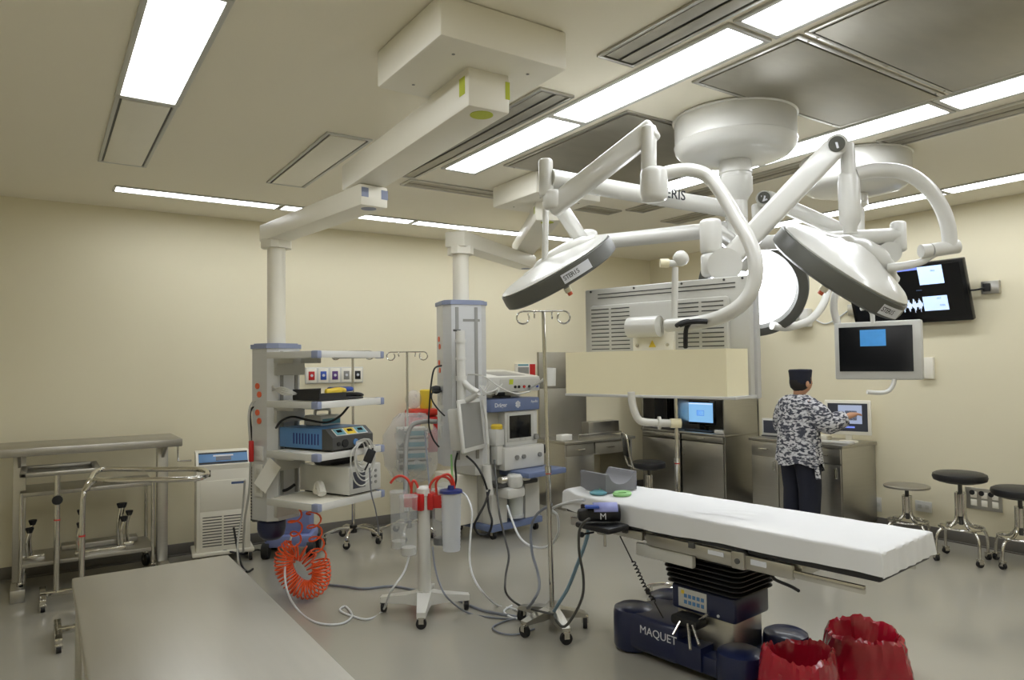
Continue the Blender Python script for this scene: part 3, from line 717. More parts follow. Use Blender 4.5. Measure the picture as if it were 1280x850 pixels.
MB().cyl(D(577, 474, 5.42), MH2 @ Vector((-.06, -.15, 1.6)), .02, n=10).build('bracket', 'white_enamel', md, True)

# ------------------------------------------------------------------ anesthesia machine
an = thing('anesthesia_machine', 'white anesthesia machine with blue bands and a dark square screen', 'medical device', (3.55, 5.68, 0), 9)
MB().bb(-.02, .66, -.02, .6, .075, .14, .012).build('base', 'machine_blue', an)
for x in (.04, .6):
    for y in (.03, .54): caster(an, x, y, .036, .078)
MB().bb(0, .64, .12, .58, .14, 1.2, .01).build('cabinet', 'light_grey', an)
MB().bb(0, .2, 0, .14, .14, .52, .01).build('side_panel', 'white_enamel', an)
MB().bb(.44, .64, 0, .14, .14, .56, .01).build('side_panel', 'white_enamel', an)
ab = MB().lathe([(0, .17), (.085, .17), (.085, .2), (.078, .2), (.078, .44), (.09, .45), (.09, .48), (0, .48)], TR(.32, .02, 0), 22).build('absorber_canister', 'cloudy_plastic', an)
MB().cyl((.32, .02, .2), (.32, .02, .38), .07, n=18).build('absorbent', 'lime', ab)
MB().bb(-.02, .5, -.12, .1, .5, .54, .01).build('breathing_block', 'dark_grey', an)
MB().bb(.03, .26, -.2, .0, .4, .5, .03).build('flow_block', 'white_enamel', an)
MB().lathe([(0, 0), (.07, 0), (.08, .03), (.08, .1), (.06, .12), (0, .12)], TR(.17, -.14, .5), 20).build('breathing_valve', 'white_enamel', an)
MB().cyl((.02, -.1, .57), (.36, -.13, .57), .035, n=16).build('gauge_tube', 'chrome', an)
MB().bb(.3, .42, -.14, -.1, .56, .6, .003).build('warning_label', 'red', an)
MB().bb(.2, .72, -.3, .12, .585, .64, .014).build('work_tray', 'machine_blue', an)
dr = MB().bb(.12, .66, -.06, .2, .64, .86, .02).build('control_block', 'white_enamel', an)
for x in (.27, .36, .58): MB().cyl((x, -.055, .76), (x, -.08, .76), .022, n=14).build('knob', 'mid_grey', dr)
MB().cyl((.67, -.02, .8), (.72, -.02, .8), .045, n=16).build('hose_port', 'black_rubber', dr)
sc = MB().bb(.2, .64, .02, .2, .86, 1.2, .012).build('screen_housing', 'white_enamel', an)
MB().bb(.225, .58, .012, .022, .9, 1.17, .008).build('screen_bezel', 'light_grey', sc)
MB().bb(.25, .54, .008, .014, .935, 1.155, .002).build('screen', 'screen_off', sc)
for k in range(4): MB().bb(.25 + k * .07, .3 + k * .07, .008, .014, .91, .925, .002).build('key', 'light_grey', sc)
MB().cyl((.6, .02, .93), (.6, -.015, .93), .028, n=16).build('rotary_knob', 'mid_grey', sc)
bd = MB().bb(-.005, .645, -.01, .55, 1.2, 1.325, .012).build('top_band', 'machine_blue', an)
MAN = root_matrix(an)
text('lettering', 'Dräger', .055, 'ink_white', bd, MAN @ basis((.12, -.0115, 1.265), (1, 0, 0), (0, 0, 1)), bold=.0012)
text('lettering', 'Apollo', .035, 'ink_white', bd, MAN @ basis((.57, -.0115, 1.285), (1, 0, 0), (0, 0, 1)), bold=.0006)
em = MB()
for k in range(3): em.bb(-.034, .034, -.011, .011, 0, .0015, 0, basis((.345, -.0105, 1.265), (1, 0, 0), (0, 0, 1)) @ R('Z', 30 + 60 * k))
em.build('emblem', 'ink_white', bd)
for x, y, m_, h_ in ((.1, .03, 'yellow', .1), (-.09, .12, 'blue', .1)):
    v_ = MB().bb(x - .055, x + .055, y - .05, y + .09, .88, 1.04, .015).bb(x - .04, x + .04, y - .05, y + .05, .7, .88, .01).build('vaporizer', 'white_enamel', an)
    MB().lathe([(0, 0), (.055, 0), (.058, .03), (.045, .045), (0, .047)], TR(x, y, 1.04), 18).build('dial', m_, v_)
MB().bb(-.2, -.005, .0, .34, .62, .98, .03).build('ventilator_block', 'light_grey', an)
MB().bb(-.16, -.13, -.004, .002, .8, .86, 0).build('warning_label', 'yellow', an)
MB().tube([(-.1, -.05, .72), (-.1, -.06, .6), (-.08, -.06, .45)], .04, 12, 5).build('bag_arm', 'white_enamel', an)
MB().cyl((-.2, .25, .42), (-.2, .45, .42), .12, n=24).build('pressure_dial', 'light_grey', an)
MB().bb(-.24, 0, .2, .58, .14, .62, .015).build('side_cabinet', 'cream_enamel', an)
# patient monitor on top
pm = thing('patient_monitor', 'cream patient monitor with coloured connectors on top of the anesthesia machine', 'monitor', MAN @ Vector((.3, .25, 1.325)), 9)
MB().bb(-.06, .1, -.1, .1, .0, .02, .004).bb(-.03, .06, -.06, .06, .02, .09, .004).build('stand', 'dark_grey', pm)
MB().bb(-.33, .33, -.2, .2, .0, .08, .01, TR(.03, .08, 0)).build('lower_module', 'cream_enamel', pm) if False else MB().bb(-.08, .33, .0, .28, .0, .08, .01).build('lower_module', 'cream_enamel', pm)
Mt = TR(0, 0, .17) @ R('X', 7)
cs = MB().bb(-.35, .34, -.27, .3, -.075, .075, .014, Mt).build('case', 'white_enamel', pm)
MB().bb(-.16, .2, -.2, .1, .075, .078, .001, Mt).build('top_grille', 'mid_grey', cs)
fp = MB().bb(-.2, .34, -.274, -.268, -.07, .05, .002, Mt).build('front_panel', 'light_grey', cs)
for x, m_ in ((.0, 'black_rubber'), (.05, 'black_rubber'), (.12, 'red'), (.19, 'black_rubber'), (.25, 'blue'), (.3, 'blue')):
    MB().cyl(Mt @ Vector((x, -.273, -.025)), Mt @ Vector((x, -.285, -.025)), .014, n=12).build('connector', m_, fp)
MB().bb(-.08, -.03, -.2765, -.273, .0, .05, 0, Mt).build('status_label', 'lime', fp)
# curly leads
mb = MB(); random.seed(5)
for k in range(4): mb.tube([D(600 + 4 * k, 482, 5.5), D(604, 488 + 2 * k, 5.45), D(612 + 3 * k, 493 - 2 * k, 5.45), D(620, 487 + 2 * k, 5.5), D(628, 480, 5.6)], .006, 6, 6)
mb.tube([D(585, 468, 5.6), D(604, 470, 5.5), D(625, 484, 5.45), D(645, 492, 5.5), D(663, 489, 5.6)], .006, 6, 6)
tag(mb.build('monitor_leads', 'light_grey'), 'tangled pale monitor leads below the patient monitor', 'cable')
# small lamp/phone arm at the right of the monitor
la = thing('arm_holder', 'white cylinder on a short arm right of the patient monitor', 'holder', MAN @ Vector((.66, .1, 1.33)), 0)
MB().tube([MAN @ Vector((.6, .1, 1.40)), D(676, 477, 6.4), D(683, 471, 6.35)], .013, 8, 4).build('arm', 'white_enamel', la, True)
MB().cyl(D(687, 482, 6.35), D(687.5, 460, 6.35), .055, n=18).build('cylinder', 'white_enamel', la, True)

# ------------------------------------------------------------------ suction stand with canisters
RV, FV = Vector((.831, -.556, 0)), Vector((.556, .831, 0))
su = thing('suction_stand', 'white four legged suction stand with red canister brackets', 'medical stand', (2.15, 4.3, 0))
MB().cyl((0, 0, .1), (0, 0, .79), .046, .038, n=20).lathe([(.039, .78), (.05, .785), (.05, .83), (.03, .845), (0, .845)], n=20).build('column', 'white_enamel', su)
for k, a in enumerate((139, 239, 339, 55)):
    Ml = R('Z', a); L = .3
    leg = MB().rings([[Ml @ Vector((x, s * w, z)) for s, z in ((-1, zb), (1, zb), (1, zt), (-1, zt))] for x, w, zb, zt in ((0, .05, .06, .16), (.12, .04, .07, .13), (L, .028, .07, .105))]).build('leg', 'white_enamel', su)
    caster(su, (Ml @ Vector((L - .02, 0, 0))).x, (Ml @ Vector((L - .02, 0, 0))).y, .034, .075, a)
br = MB()
cans = ((-.18, .05, .055, 'clear_plastic', 0), (-.085, -.12, .058, 'clear_plastic', 0), (.095, .13, .055, 'clear_plastic', 0), (.185, -.02, .066, 'cloudy_plastic', 1))
for r_, f_, rad, m_, lid in cans:
    c = RV * r_ + FV * f_; d_ = c.normalized(); n_ = Vector((-d_.y, d_.x, 0))
    B_ = basis((0, 0, 0), d_, n_)
    MB().bb(.03, c.length - rad + .005, -.02, .02, .70, .785, .004, B_).bb(.03, .07, -.035, .035, .69, .80, .006, B_).build('canister_bracket', 'red', su)
base_p = Vector((2.15, 4.3, 0))
lbs = ['clear ribbed suction canister at the far left of the stand', 'clear ribbed suction canister at the front of the stand', 'clear suction canister half hidden behind the stand post', 'cloudy suction canister with a dark blue lid']
for (r_, f_, rad, m_, lid), lb in zip(cans, lbs):
    c = base_p + RV * r_ + FV * f_
    o = thing('suction_canister', lb, 'canister', (c.x, c.y, .42), 0, 'canisters on the suction stand')
    pr = [(0, 0), (rad * .86, 0.0)]
    for k in range(14): pr += [(rad * (.86 + .01 * k), .012 + k * .026), (rad * (.86 + .01 * k) + .003, .02 + k * .026)]
    pr += [(rad, .385), (rad * .96, .385)]
    MB().lathe(pr, n=24).build('body', m_, o)
    if lid: MB().lathe([(0, .43), (.02, .43), (.025, .405), (rad + .008, .4), (rad + .012, .383), (0, .383)], n=24).build('lid', 'dark_blue', o)
    else:
        MB().lathe([(rad - .006, .385), (rad + .004, .385), (rad + .004, .375)], n=24).build('rim', 'clear_plastic', o)
        MB().cyl((0, 0, .004), (0, 0, .05), rad * .8, n=20).build('float_cup', 'light_grey' if r_ < 0 else 'dark_grey', o)
for pts, lb in (([(488, 604), (494, 597), (502, 595), (510, 600), (514, 610), (514, 618)], 'red suction hose arching over the far left canister'),
                ([(514, 616), (515, 604), (518, 601), (522, 608), (523, 618)], 'red suction hose loop left of the post'),
                ([(537, 616), (538, 606), (546, 597), (556, 596), (563, 601), (566, 611)], 'red suction hose arching to the blue lid'),
                ([(546, 619), (545, 604), (551, 596), (560, 593), (566, 600), (568, 611)], 'thin red suction hose loop right of the post')):
    tag(MB().tube([D(x, y, 4.72) for x, y in pts], .0085, 8, 6).build('suction_hose', 'hose_red'), lb, 'hose')

# ------------------------------------------------------------------ IV poles
def hooks(o, c, half, ax, mat='chrome', r=.0055):
    c, ax = Vector(c), Vector(ax).normalized()
    MB().tube([c - ax * half, c, c + ax * half], r, 8).build('hook_bar', mat, o, True)
    for s in (-1, 1):
        e = c + ax * half * s; R_ = .04
        MB().tube([e + ax * s * R_ * math.sin(a) + Vector((0, 0, -R_ + R_ * math.cos(a))) for a in [j * .45 for j in range(13)]], r, 8).build('hook', mat, o, True)
        e = c + ax * half * .45 * s; n_ = Vector((-ax.y, ax.x, 0)); R_ = .022
        MB().tube([e, e + n_ * .05 * s] + [e + n_ * s * (.05 + R_ * math.sin(a)) + Vector((0, 0, -R_ + R_ * math.cos(a))) for a in [.6 + j * .6 for j in range(7)]], r * .9, 8).build('hook', mat, o, True)
iv = thing('iv_pole', 'tall front iv pole with five chunky steel feet', 'iv pole', (2.69, 3.6, 0), 0, 'iv poles')
top = D(679, 389, 4.48); bot = Vector((2.69, 3.6, .1))
mid = bot.lerp(top, .47)
MB().cyl(bot, mid, .0165, n=16).build('lower_tube', 'chrome', iv, True)
MB().cyl(mid, top, .0125, n=16).build('upper_tube', 'chrome', iv, True)
MB().cyl(mid - (top - bot).normalized() * .02, mid + (top - bot).normalized() * .02, .021, n=16).build('collar', 'chrome', iv, True)
MB().cyl(bot.lerp(top, .455), bot.lerp(top, .458), .018, n=16).build('height_ring', 'red', iv, True)
hooks(iv, top, .13, RV)
ctr = Vector((2.69, 3.6, 0))
feet = [(2.45, 3.57), (2.59, 3.33), (2.855, 3.47), (2.83, 3.78), (2.60, 3.82)]
for fx, fy in feet:
    v = Vector((fx, fy, 0)) - ctr; Lf = v.length; B_ = basis((0, 0, 0), v, Vector((-v.y, v.x, 0)))
    MB().rings([[B_ @ Vector((x, s * w_, z)) for s, z in ((-1, zb), (1, zb), (1, zt), (-1, zt))] for x, w_, zb, zt in ((0, .035, .075, .13), (Lf * .45, .033, .07, .12), (Lf, .026, .075, .095))]).build('leg', 'steel', iv)
    caster(iv, v.x * .97, v.y * .97, .036, .08, math.degrees(math.atan2(v.y, v.x)))

def star_pole(label, x, y, h, topp, half=.16):
    o = thing('iv_pole', label, 'iv pole', (x, y, 0), 0, 'iv poles')
    MB().cyl((0, 0, .1), (0, 0, .95), .0165, n=14).build('lower_tube', 'chrome', o)
    MB().cyl((0, 0, .95), (0, 0, h), .012, n=14).build('upper_tube', 'chrome', o)
    MB().cyl((0, 0, .93), (0, 0, .97), .02, n=14).build('collar', 'mid_grey', o)
    MB().cyl((0, 0, .09), (0, 0, .16), .035, n=16).build('hub', 'black_rubber', o)
    hooks(o, Vector((x, y, h)), half, RV)
    for k in range(5):
        a = math.radians(20 + 72 * k); c_, s_ = math.cos(a), math.sin(a)
        MB().tube([(0, 0, .13), (c_ * .13, s_ * .13, .135), (c_ * .24, s_ * .24, .1), (c_ * .265, s_ * .265, .075)], .013, 8, 5).build('leg', 'chrome', o)
        caster(o, c_ * .265, s_ * .265, .032, .072, math.degrees(a))
    return o
star_pole('chrome iv pole standing behind the left pendant shelves', 2.47, 6.42, 1.80, None)
star_pole('chrome iv pole behind the plastic wrapped pump', 2.98, 6.3, 1.79, None)
# plastic wrapped pump on that pole
c = D(515, 560, 6.1)
wp = thing('infusion_pump', 'infusion pump stack wrapped in a clear plastic bag', 'medical device', (c.x, c.y, c.z - .22), -20)
for k in range(4):
    mo = MB().bb(-.13, .13, -.09, .09, .03 + k * .095, .115 + k * .095, .01).build('pump_module', 'light_grey', wp)
    MB().bb(-.06, .1, -.093, -.089, .05 + k * .095, .09 + k * .095, .001).build('display', 'teal', mo)
    MB().bb(-.115, -.08, -.093, -.089, .05 + k * .095, .09 + k * .095, .001).build('keypad', 'mid_grey', mo)
bg = MB(); random.seed(11)
rg = []
for j in range(13):
    f_ = j / 12; rr = .23 * (math.sin(PI * (.12 + .8 * f_)) ** .6)
    rg.append([Vector((rr * math.cos(2 * PI * i / 22) * 1.1 + random.uniform(-.015, .015), rr * .62 * math.sin(2 * PI * i / 22) + random.uniform(-.015, .015), -.06 + f_ * .58 + random.uniform(-.008, .008))) for i in range(22)])
bg.rings(rg).build('plastic_bag', 'clear_bag', wp)
# grey breathing hose in front of it
tag(MB().tube([D(546, 527, 5.55), D(530, 527, 5.5), D(516, 531, 5.45), D(509, 546, 5.4), D(507, 575, 5.3), D(507, 610, 5.2), D(508, 640, 5.1)], .018, 10, 8).build('breathing_hose', 'mid_grey'),
    'thick grey hose curving down beside the wrapped pump', 'hose')
tag(MB().tube([D(531, 540, 5.4), D(534, 575, 5.3), D(536, 600, 5.2), D(538, 630, 5.0)], .006, 8, 6).build('drain_tube', 'tube_grey'), 'thin grey tube hanging behind the suction post', 'tube')

# ------------------------------------------------------------------ things on the back wall
ol = ony(381, 470, YB); orr = ony(453, 470, YB)
gp = thing('gas_outlet_panel', 'white wall panel with coloured gas outlets behind the left pendant', 'wall panel', ((ol.x + orr.x) / 2, YB - .02, 1.57))
hw = (orr.x - ol.x) / 2
MB().bb(-hw, hw, 0, .0195, -.08, .08, .004).build('plate', 'white_enamel', gp)
for k, m_ in enumerate(('red', 'blue', 'purple', 'mid_grey', 'black_gloss')):
    x = -hw + .06 + k * (2 * hw - .12) / 4
    q_ = MB().bb(x - .05, x + .05, -.004, .001, -.07, .07, .003).build('outlet_cover', 'cream_enamel', gp)
    MB().bb(x - .03, x + .03, -.009, -.003, -.045, .04, .003).build('outlet', m_, q_)
    MB().cyl((x, -.012, 0), (x, -.008, 0), .014, n=12).build('port', 'ink_white', q_)
p0_, p1_ = ony(643, 450, YB), ony(666, 476, YB)
bx = thing('glove_box', 'glove box with a red end panel on the back wall', 'box', ((p0_.x + p1_.x) / 2, YB - .06, (p0_.z + p1_.z) / 2 - .05))
hw = (p1_.x - p0_.x) / 2
MB().bb(-hw, hw, 0, .059, -.13, .13, .004).build('case', 'paper', bx)
MB().bb(-hw + .01, hw * .25, -.002, .001, -.04, .09, 0).build('photo_print', 'mid_grey', bx)
MB().bb(hw * .35, hw - .005, -.002, .001, -.03, .125, 0).build('red_print', 'red', bx)
MB().bb(-hw + .01, hw * .2, -.002, .001, .105, .125, 0).build('teal_print', 'teal', bx)
c = ony(529, 530, 6.72)
sb = thing('sharps_container', 'red sharps container on a bracket at the back wall', 'container', (c.x, 6.77, c.z - .3), 0)
MB().bb(-.15, .15, -.11, .1, 0, .38, .02).build('body', 'red', sb)
MB().bb(-.155, .155, -.115, .1, .38, .46, .03).build('lid', 'hose_red', sb)
MB().bb(-.06, .08, -.118, -.108, .24, .33, 0).build('warning_label', 'yellow', sb)
MB().bb(-.1, .1, .09, .129, .05, .3, .004).build('wall_bracket', 'light_grey', sb)
tag(MB().lathe([(0, 0), (.06, 0), (.065, .02), (.065, .19), (.05, .2), (0, .2)], TR(c.x + .05, 6.75, c.z + .161), 20).build('wipes_canister', 'yellow'), 'yellow wipes canister on top of the red sharps container', 'canister')
tag(MB().ball((c.x - .09, 6.76, c.z + .2615), .1, 14, (.9, .7, 1)).build('plastic_bundle', 'clear_bag'), 'clear plastic bundle beside the yellow canister', 'bag')
# ------------------------------------------------------------------ ceiling lamps and displays
RC, UC, FC = CAM_M.col[0].copy(), CAM_M.col[1].copy(), -CAM_M.col[2].copy()
CX, CY = 3.29, 2.6
def canopy(label, x, y, r):
    o = thing('ceiling_canopy', label, 'ceiling mount', (x, y, ZC - .5), 0, 'round ceiling canopies')
    MB().lathe([(0, ZC - .001), (r, ZC - .001), (r + .012, ZC - .012), (r, ZC - .02), (r - .001, ZC - .15), (r + .004, ZC - .155), (r - .004, ZC - .19), (r - .035, ZC - .222), (r - .09, ZC - .238), (r * .5, ZC - .248), (.11, ZC - .255), (0, ZC - .255)], TR(x, y, 0), 56).build('canopy', 'white_enamel', o, True)
    return o
can = canopy('large round white ceiling canopy carrying the lamp column', CX, CY, .335)
MB().lathe([(0, 2.56), (.06, 2.56), (.075, 2.59), (.093, 2.62), (.093, 2.70), (.088, 2.703), (.088, 2.72), (.094, 2.725), (.085, 2.80), (0, 2.81)], TR(CX, CY, 0), 32).build('hub', 'white_enamel', can, True)
MB().lathe([(0, 2.16), (.05, 2.16), (.062, 2.18), (.062, 2.35), (.058, 2.355), (.062, 2.36), (.062, 2.46), (.058, 2.465), (.062, 2.47), (.062, 2.57), (0, 2.57)], TR(CX, CY, 0), 28).build('column', 'white_enamel', can, True)
C2X, C2Y = 4.66, 2.68
can2 = canopy('round white ceiling canopy behind the curved lamp tube', C2X, C2Y, .345)
MB().lathe([(0, 2.2), (.05, 2.2), (.05, 2.7), (.075, 2.72), (.075, 2.81), (0, 2.81)], TR(C2X, C2Y, 0), 24).build('column', 'white_enamel', can2, True)

def bar(mb, a, b, w, h, bev=.02, e=.0):
    a, b = Vector(a), Vector(b); d = (b - a); n = Vector((0, 0, 1)).cross(d).normalized(); u = d.normalized().cross(n)
    B_ = Matrix(((d.normalized().x, n.x, u.x, a.x), (d.normalized().y, n.y, u.y, a.y), (d.normalized().z, n.z, u.z, a.z), (0, 0, 0, 1)))
    mb.bb(-e, d.length + e, -w / 2, w / 2, -h / 2, h / 2, bev, B_, 3)
    return B_
def capsule(mb, a, b, r, n=20):
    a, b = Vector(a), Vector(b); f = frame_z(b - a).to_4x4(); L = (b - a).length
    mb.lathe([(0, 0), (r * .7, 0), (r * .92, r * .15), (r, r * .4), (r, L - r * .4), (r * .92, L - r * .15), (r * .7, L), (0, L)], TR(a) @ f, n)
    return mb
def lamp_head(o, c, beam_dir, R_=.34, lit=False, spin=0.0, label_angle=None, text_s='STERIS', dome=1.0):
    z = -Vector(beam_dir).normalized(); c = Vector(c)
    x = (RC - z * RC.dot(z)).normalized(); y = z.cross(x)
    Ml = Matrix(((x.x, y.x, z.x, c.x), (x.y, y.y, z.y, c.y), (x.z, y.z, z.z, c.z), (0, 0, 0, 1))) @ R('Z', spin)
    k = R_ / .34; q = lambda z_: .055 + (z_ - .055) * dome
    rim = MB().lathe([(.265, -.012), (.285, -.034), (.322, -.036), (.342, -.024), (.346, .0), (.343, .05), (.33, .055), (.30, .05), (.265, .04)], Ml @ Matrix.Scale(k, 4), 64, True).build('rim', 'rim_grey', o, True)
    MB().lathe([(.331, .052), (.336, q(.062)), (.318, q(.078)), (.30, q(.088)), (.25, q(.105)), (.19, q(.122)), (.13, q(.14)), (.09, q(.155)), (.05, q(.165)), (0, q(.168))], Ml @ Matrix.Scale(k, 4), 64).build('dome', 'white_enamel', o, True)
    # swept ridge over the dome ending in the pivot boss
    MB().tube([Ml @ Vector(p) * 1 for p in ((-.24 * k, 0, q(.075) * k), (-.1 * k, 0, q(.11) * k), (.04 * k, 0, q(.13) * k), (.16 * k, 0, q(.12) * k), (.27 * k, 0, q(.085) * k))], .07 * k, 14, 5, radii=[v * k * (.35 + .65 * dome) for v in (.02, .04, .06, .07, .07, .06, .04)]).build('ridge', 'white_enamel', o, True)
    MB().lathe([(0, -.008), (.10, -.006), (.2, -.002), (.268, .006), (.268, .012), (0, .012)], Ml @ Matrix.Scale(k, 4), 48).build('lens', 'lamp_lit' if lit else 'lamp_glass', o, True)
    if not lit: MB().lathe([(0, .05), (.05, .045), (.16, .035), (.262, .014), (.262, .02), (0, .06)], Ml @ Matrix.Scale(k, 4), 40).build('reflector', 'light_grey', o, True)
    hd = MB().cyl(Ml @ Vector((0, 0, -.005)), Ml @ Vector((0, 0, -.09)), .022, .018, n=16).build('handle', 'mid_grey', o, True)
    MB().cyl(Ml @ Vector((0, 0, -.088)), Ml @ Vector((0, 0, -.115)), .021, n=14).build('grip_ring', 'beige_shroud', hd, True)
    MB().cyl(Ml @ Vector((0, 0, -.113)), Ml @ Vector((0, 0, -.135)), .014, n=10).build('grip_tip', 'orange_dot', hd, True)
    if label_angle is not None:
        a0, aw = math.radians(label_angle), .5
        rr = .3475 * k
        def fn(u, v):
            a = a0 + (u - .5) * aw
            return Ml @ Vector((rr * math.cos(a), rr * math.sin(a), (-.018 + .05 * v) * k))
        st = MB().grid(fn, 14, 2).build('label_strip', 'ink_white', rim, True)
        n = len(text_s)
        for i, ch in enumerate(text_s):
            a = a0 - aw * .42 + aw * .45 * i / (n - 1)
            p = Vector(((rr + .001) * math.cos(a), (rr + .001) * math.sin(a), .008 * k))
            Mt_ = Ml @ basis(p, (-math.sin(a), math.cos(a), 0), (0, 0, 1))
            text('letter', ch, .034 * k, 'ink', st, Mt_, .0003)
    return Ml

def emblem_disc(o, p, r, s):
    p = Vector(p); n = (CAM - p).normalized()
    f = frame_z(n).to_4x4()
    d_ = MB().cyl(p, p + n * .012, r, n=24).build('joint_cap', 'rim_grey', o, True)
    xx = (RC - n * RC.dot(n)).normalized()
    text('numeral', s, r * 1.7, 'ink_white', d_, basis(p + n * .0135, (xx + UC * .35), UC), .0006, bold=.002)

# --- display on a curved tube, back towards the camera
dp = thing('surgical_display', 'large surgical display seen from behind with vents and a cream shroud', 'display', (2.6, 2.75, 1.47), 0)
A1 = D(688, 223, 3.5)
ar = MB(); ar.cyl((CX, CY, 2.515), A1, .046, n=22); arm = ar.build('horizontal_arm', 'white_enamel', dp, True)
capsule(MB(), D(683, 246, 3.5), D(682, 199, 3.5), .036).build('arm_end', 'white_enamel', dp, True)
dx = (Vector((CX, CY, 2.515)) - A1).normalized()
pt = D(837, 242, 3.78); tdir = (CAM - pt).normalized()
text('lettering', 'STERIS', .074, 'ink', arm, basis(pt - ray(837, 242).normalized() * .06, dx, Vector((0, 0, 1))), .0005, bold=.0008)
s0, s1 = D(697, 254, 3.5), D(808, 168, 3.32)
b_ = MB(); bar(b_, s0, s1, .075, .1, .02, .05); b_.build('spring_arm', 'white_enamel', dp, True)
capsule(MB(), D(691, 262, 3.5), D(691, 238, 3.5), .05).build('lower_joint', 'white_enamel', dp, True)
capsule(MB(), D(811, 226, 3.3), D(811, 157, 3.3), .036).build('post', 'white_enamel', dp, True)
capsule(MB(), D(818, 252, 3.3), D(817, 210, 3.3), .064).build('swivel', 'white_enamel', dp, True)
dd = 3.3
MB().tube([D(826, 218, dd), D(845, 213.5, dd), D(865, 213, dd), D(884, 220, dd), D(901, 240, dd - .05), D(919, 271, dd - .12), D(936, 300, dd - .2), D(944, 325, dd - .24), D(943, 352, dd - .25), D(932, 375, dd - .24), D(910, 392, dd - .2), D(880, 402, dd - .1), D(835, 407, dd + .08)], .032, 16, 6).build('curved_tube', 'white_enamel', dp, True)
TLd, TRd = D(731, 362, 3.85), D(936, 344, 3.25)
ex = (TRd - TLd); ex.z = 0; Wd = ex.length; ex.normalize(); en = Vector((ex.y, -ex.x, 0))   # en points to the camera side
mc = (TLd + TRd) / 2
Md = Matrix(((ex.x, -en.x, 0, mc.x), (ex.y, -en.y, 0, mc.y), (0, 0, 1, 0), (0, 0, 0, 1)))   # local: x right, y away from camera, z world height
hw = Wd / 2; zt_, zb_ = 2.052, 1.49
MB().bb(-hw, hw, 0, .05, zb_, zt_, .008, Md).build('back_case', 'light_grey', dp, True)
MB().bb(-hw - .01, hw + .012, .05, .095, zb_ - .01, zt_ + .008, .008, Md).build('front_frame', 'alu', dp, True)
MB().bb(-hw + .03, hw - .03, .094, .098, zb_ + .03, zt_ - .03, 0, Md).build('screen', 'screen_off', dp, True)
MB().bb(-hw + .05, hw - .09, -.035, .002, zb_ + .05, zt_ - .09, .02, Md).build('raised_back', 'light_grey', dp, True)
sl = MB().bb(-.055, .055, -.0015, .0015, -.0025, .0025).build('vent_slit', 'dark_grey', dp)
sl.matrix_basis = root_matrix(dp).inverted() @ Md @ TR(-hw + .12, -.0355, zb_ + .07)
cols = [-hw + .12, -hw + .245, hw - .29, hw - .165]
first = True
for cx_ in cols:
    for r_ in range(19):
        z = zb_ + .07 + r_ * .021
        if z > zt_ - .11: break
        if first: first = False; continue
        c_ = sl.copy(); COL.objects.link(c_); c_.matrix_basis = root_matrix(dp).inverted() @ Md @ TR(cx_, -.0355, z)
for k in range(7):
    for r_ in range(2):
        c_ = sl.copy(); COL.objects.link(c_); c_.matrix_basis = root_matrix(dp).inverted() @ Md @ TR(-hw + .14 + k * (Wd - .26) / 6, -.0005, zt_ - .05 + r_ * .02)
for x in (-hw + .04, -.15, .12, hw - .12, hw - .03):
    MB().cyl(Md @ Vector((x, .001, zt_ - .012)), Md @ Vector((x, -.004, zt_ - .012)), .006, n=8).build('screw', 'dark_grey', dp, True)
mp_ = MB().bb(-.13, .1, -.06, -.03, 1.66, 1.86, .008, Md).build('mount_plate', 'cream_enamel', dp, True)
MB().cyl(Md @ Vector((-.12, -.10, 1.83)), Md @ Vector((.05, -.10, 1.83)), .052, n=22).bb(-.12, .05, -.1, -.05, 1.785, 1.875, .01, Md).build('mount_roller', 'white_enamel', dp, True)
for x, z in ((-.1, 1.69), (-.1, 1.74), (.07, 1.69), (.07, 1.74)):
    MB().cyl(Md @ Vector((x, -.058, z)), Md @ Vector((x, -.068, z)), .008, n=10).build('bolt', 'chrome', mp_, True)
MB().prism([(-.02, 0), (.02, 0), (0, .035)], 0, .002, Md @ basis((-.015, -.0605, 1.73), (1, 0, 0), (0, 0, 1))).build('warning_triangle', 'yellow', mp_, True)
sh = MB().rings([[Md @ Vector((x, y, z)) for x, y, z in ((-hw - .0, yy, 1.497), (hw - i_, yy, 1.497), (hw - i_, yy, 1.712), (-hw - .0, yy, 1.712))] for yy, i_ in ((-.005, .012), (-.185, .035))]).build('shroud', 'beige_shroud', dp, True)
MB().bb(-hw - .005, hw + .005, -.19, .06, 1.485, 1.498, .003, Md).build('shroud_edge', 'alu', dp, True)
hdl = 3.38
MB().tube([D(843, 402, hdl), D(843.5, 370, hdl), D(844, 334, hdl)], .016, 10, 3).tube([D(858, 324, hdl + .06), D(850, 326, hdl + .02), D(844, 329, hdl), D(836, 329, hdl)], .016, 10, 4).ball(D(851, 323, hdl), .038, 14).build('upper_handle', 'white_enamel', dp, True)
MB().cyl(D(836, 329, hdl), D(825, 329, hdl), .021, n=14).build('handle_grip', 'beige_shroud', dp, True)
hb = 3.3
MB().tube([D(789, 490, hb), D(790, 502, hb), D(793, 514, hb), D(799, 525, hb), D(810, 528, hb), D(838, 529, hb)], .018, 10, 4).lathe([(0, -.012), (.03, -.006), (.03, .006), (0, .012)], TR(D(824, 528.5, hb)) @ frame_z(RC).to_4x4(), 14).build('lower_handle', 'white_enamel', dp, True)
MB().cyl(D(838, 529, hb), D(851, 529, hb), .022, n=14).build('handle_grip', 'beige_shroud', dp, True)
MB().tube([D(846, 407, 3.25), D(853, 403, 3.2), D(862, 402, 3.18), D(858, 410, 3.2), D(857, 420, 3.22), D(857, 434, 3.26)], .011, 8, 5).tube([D(850, 406, 3.2), D(866, 402, 3.15), D(884, 402, 3.14)], .012, 8, 5).build('cable', 'black_rubber', dp, True)

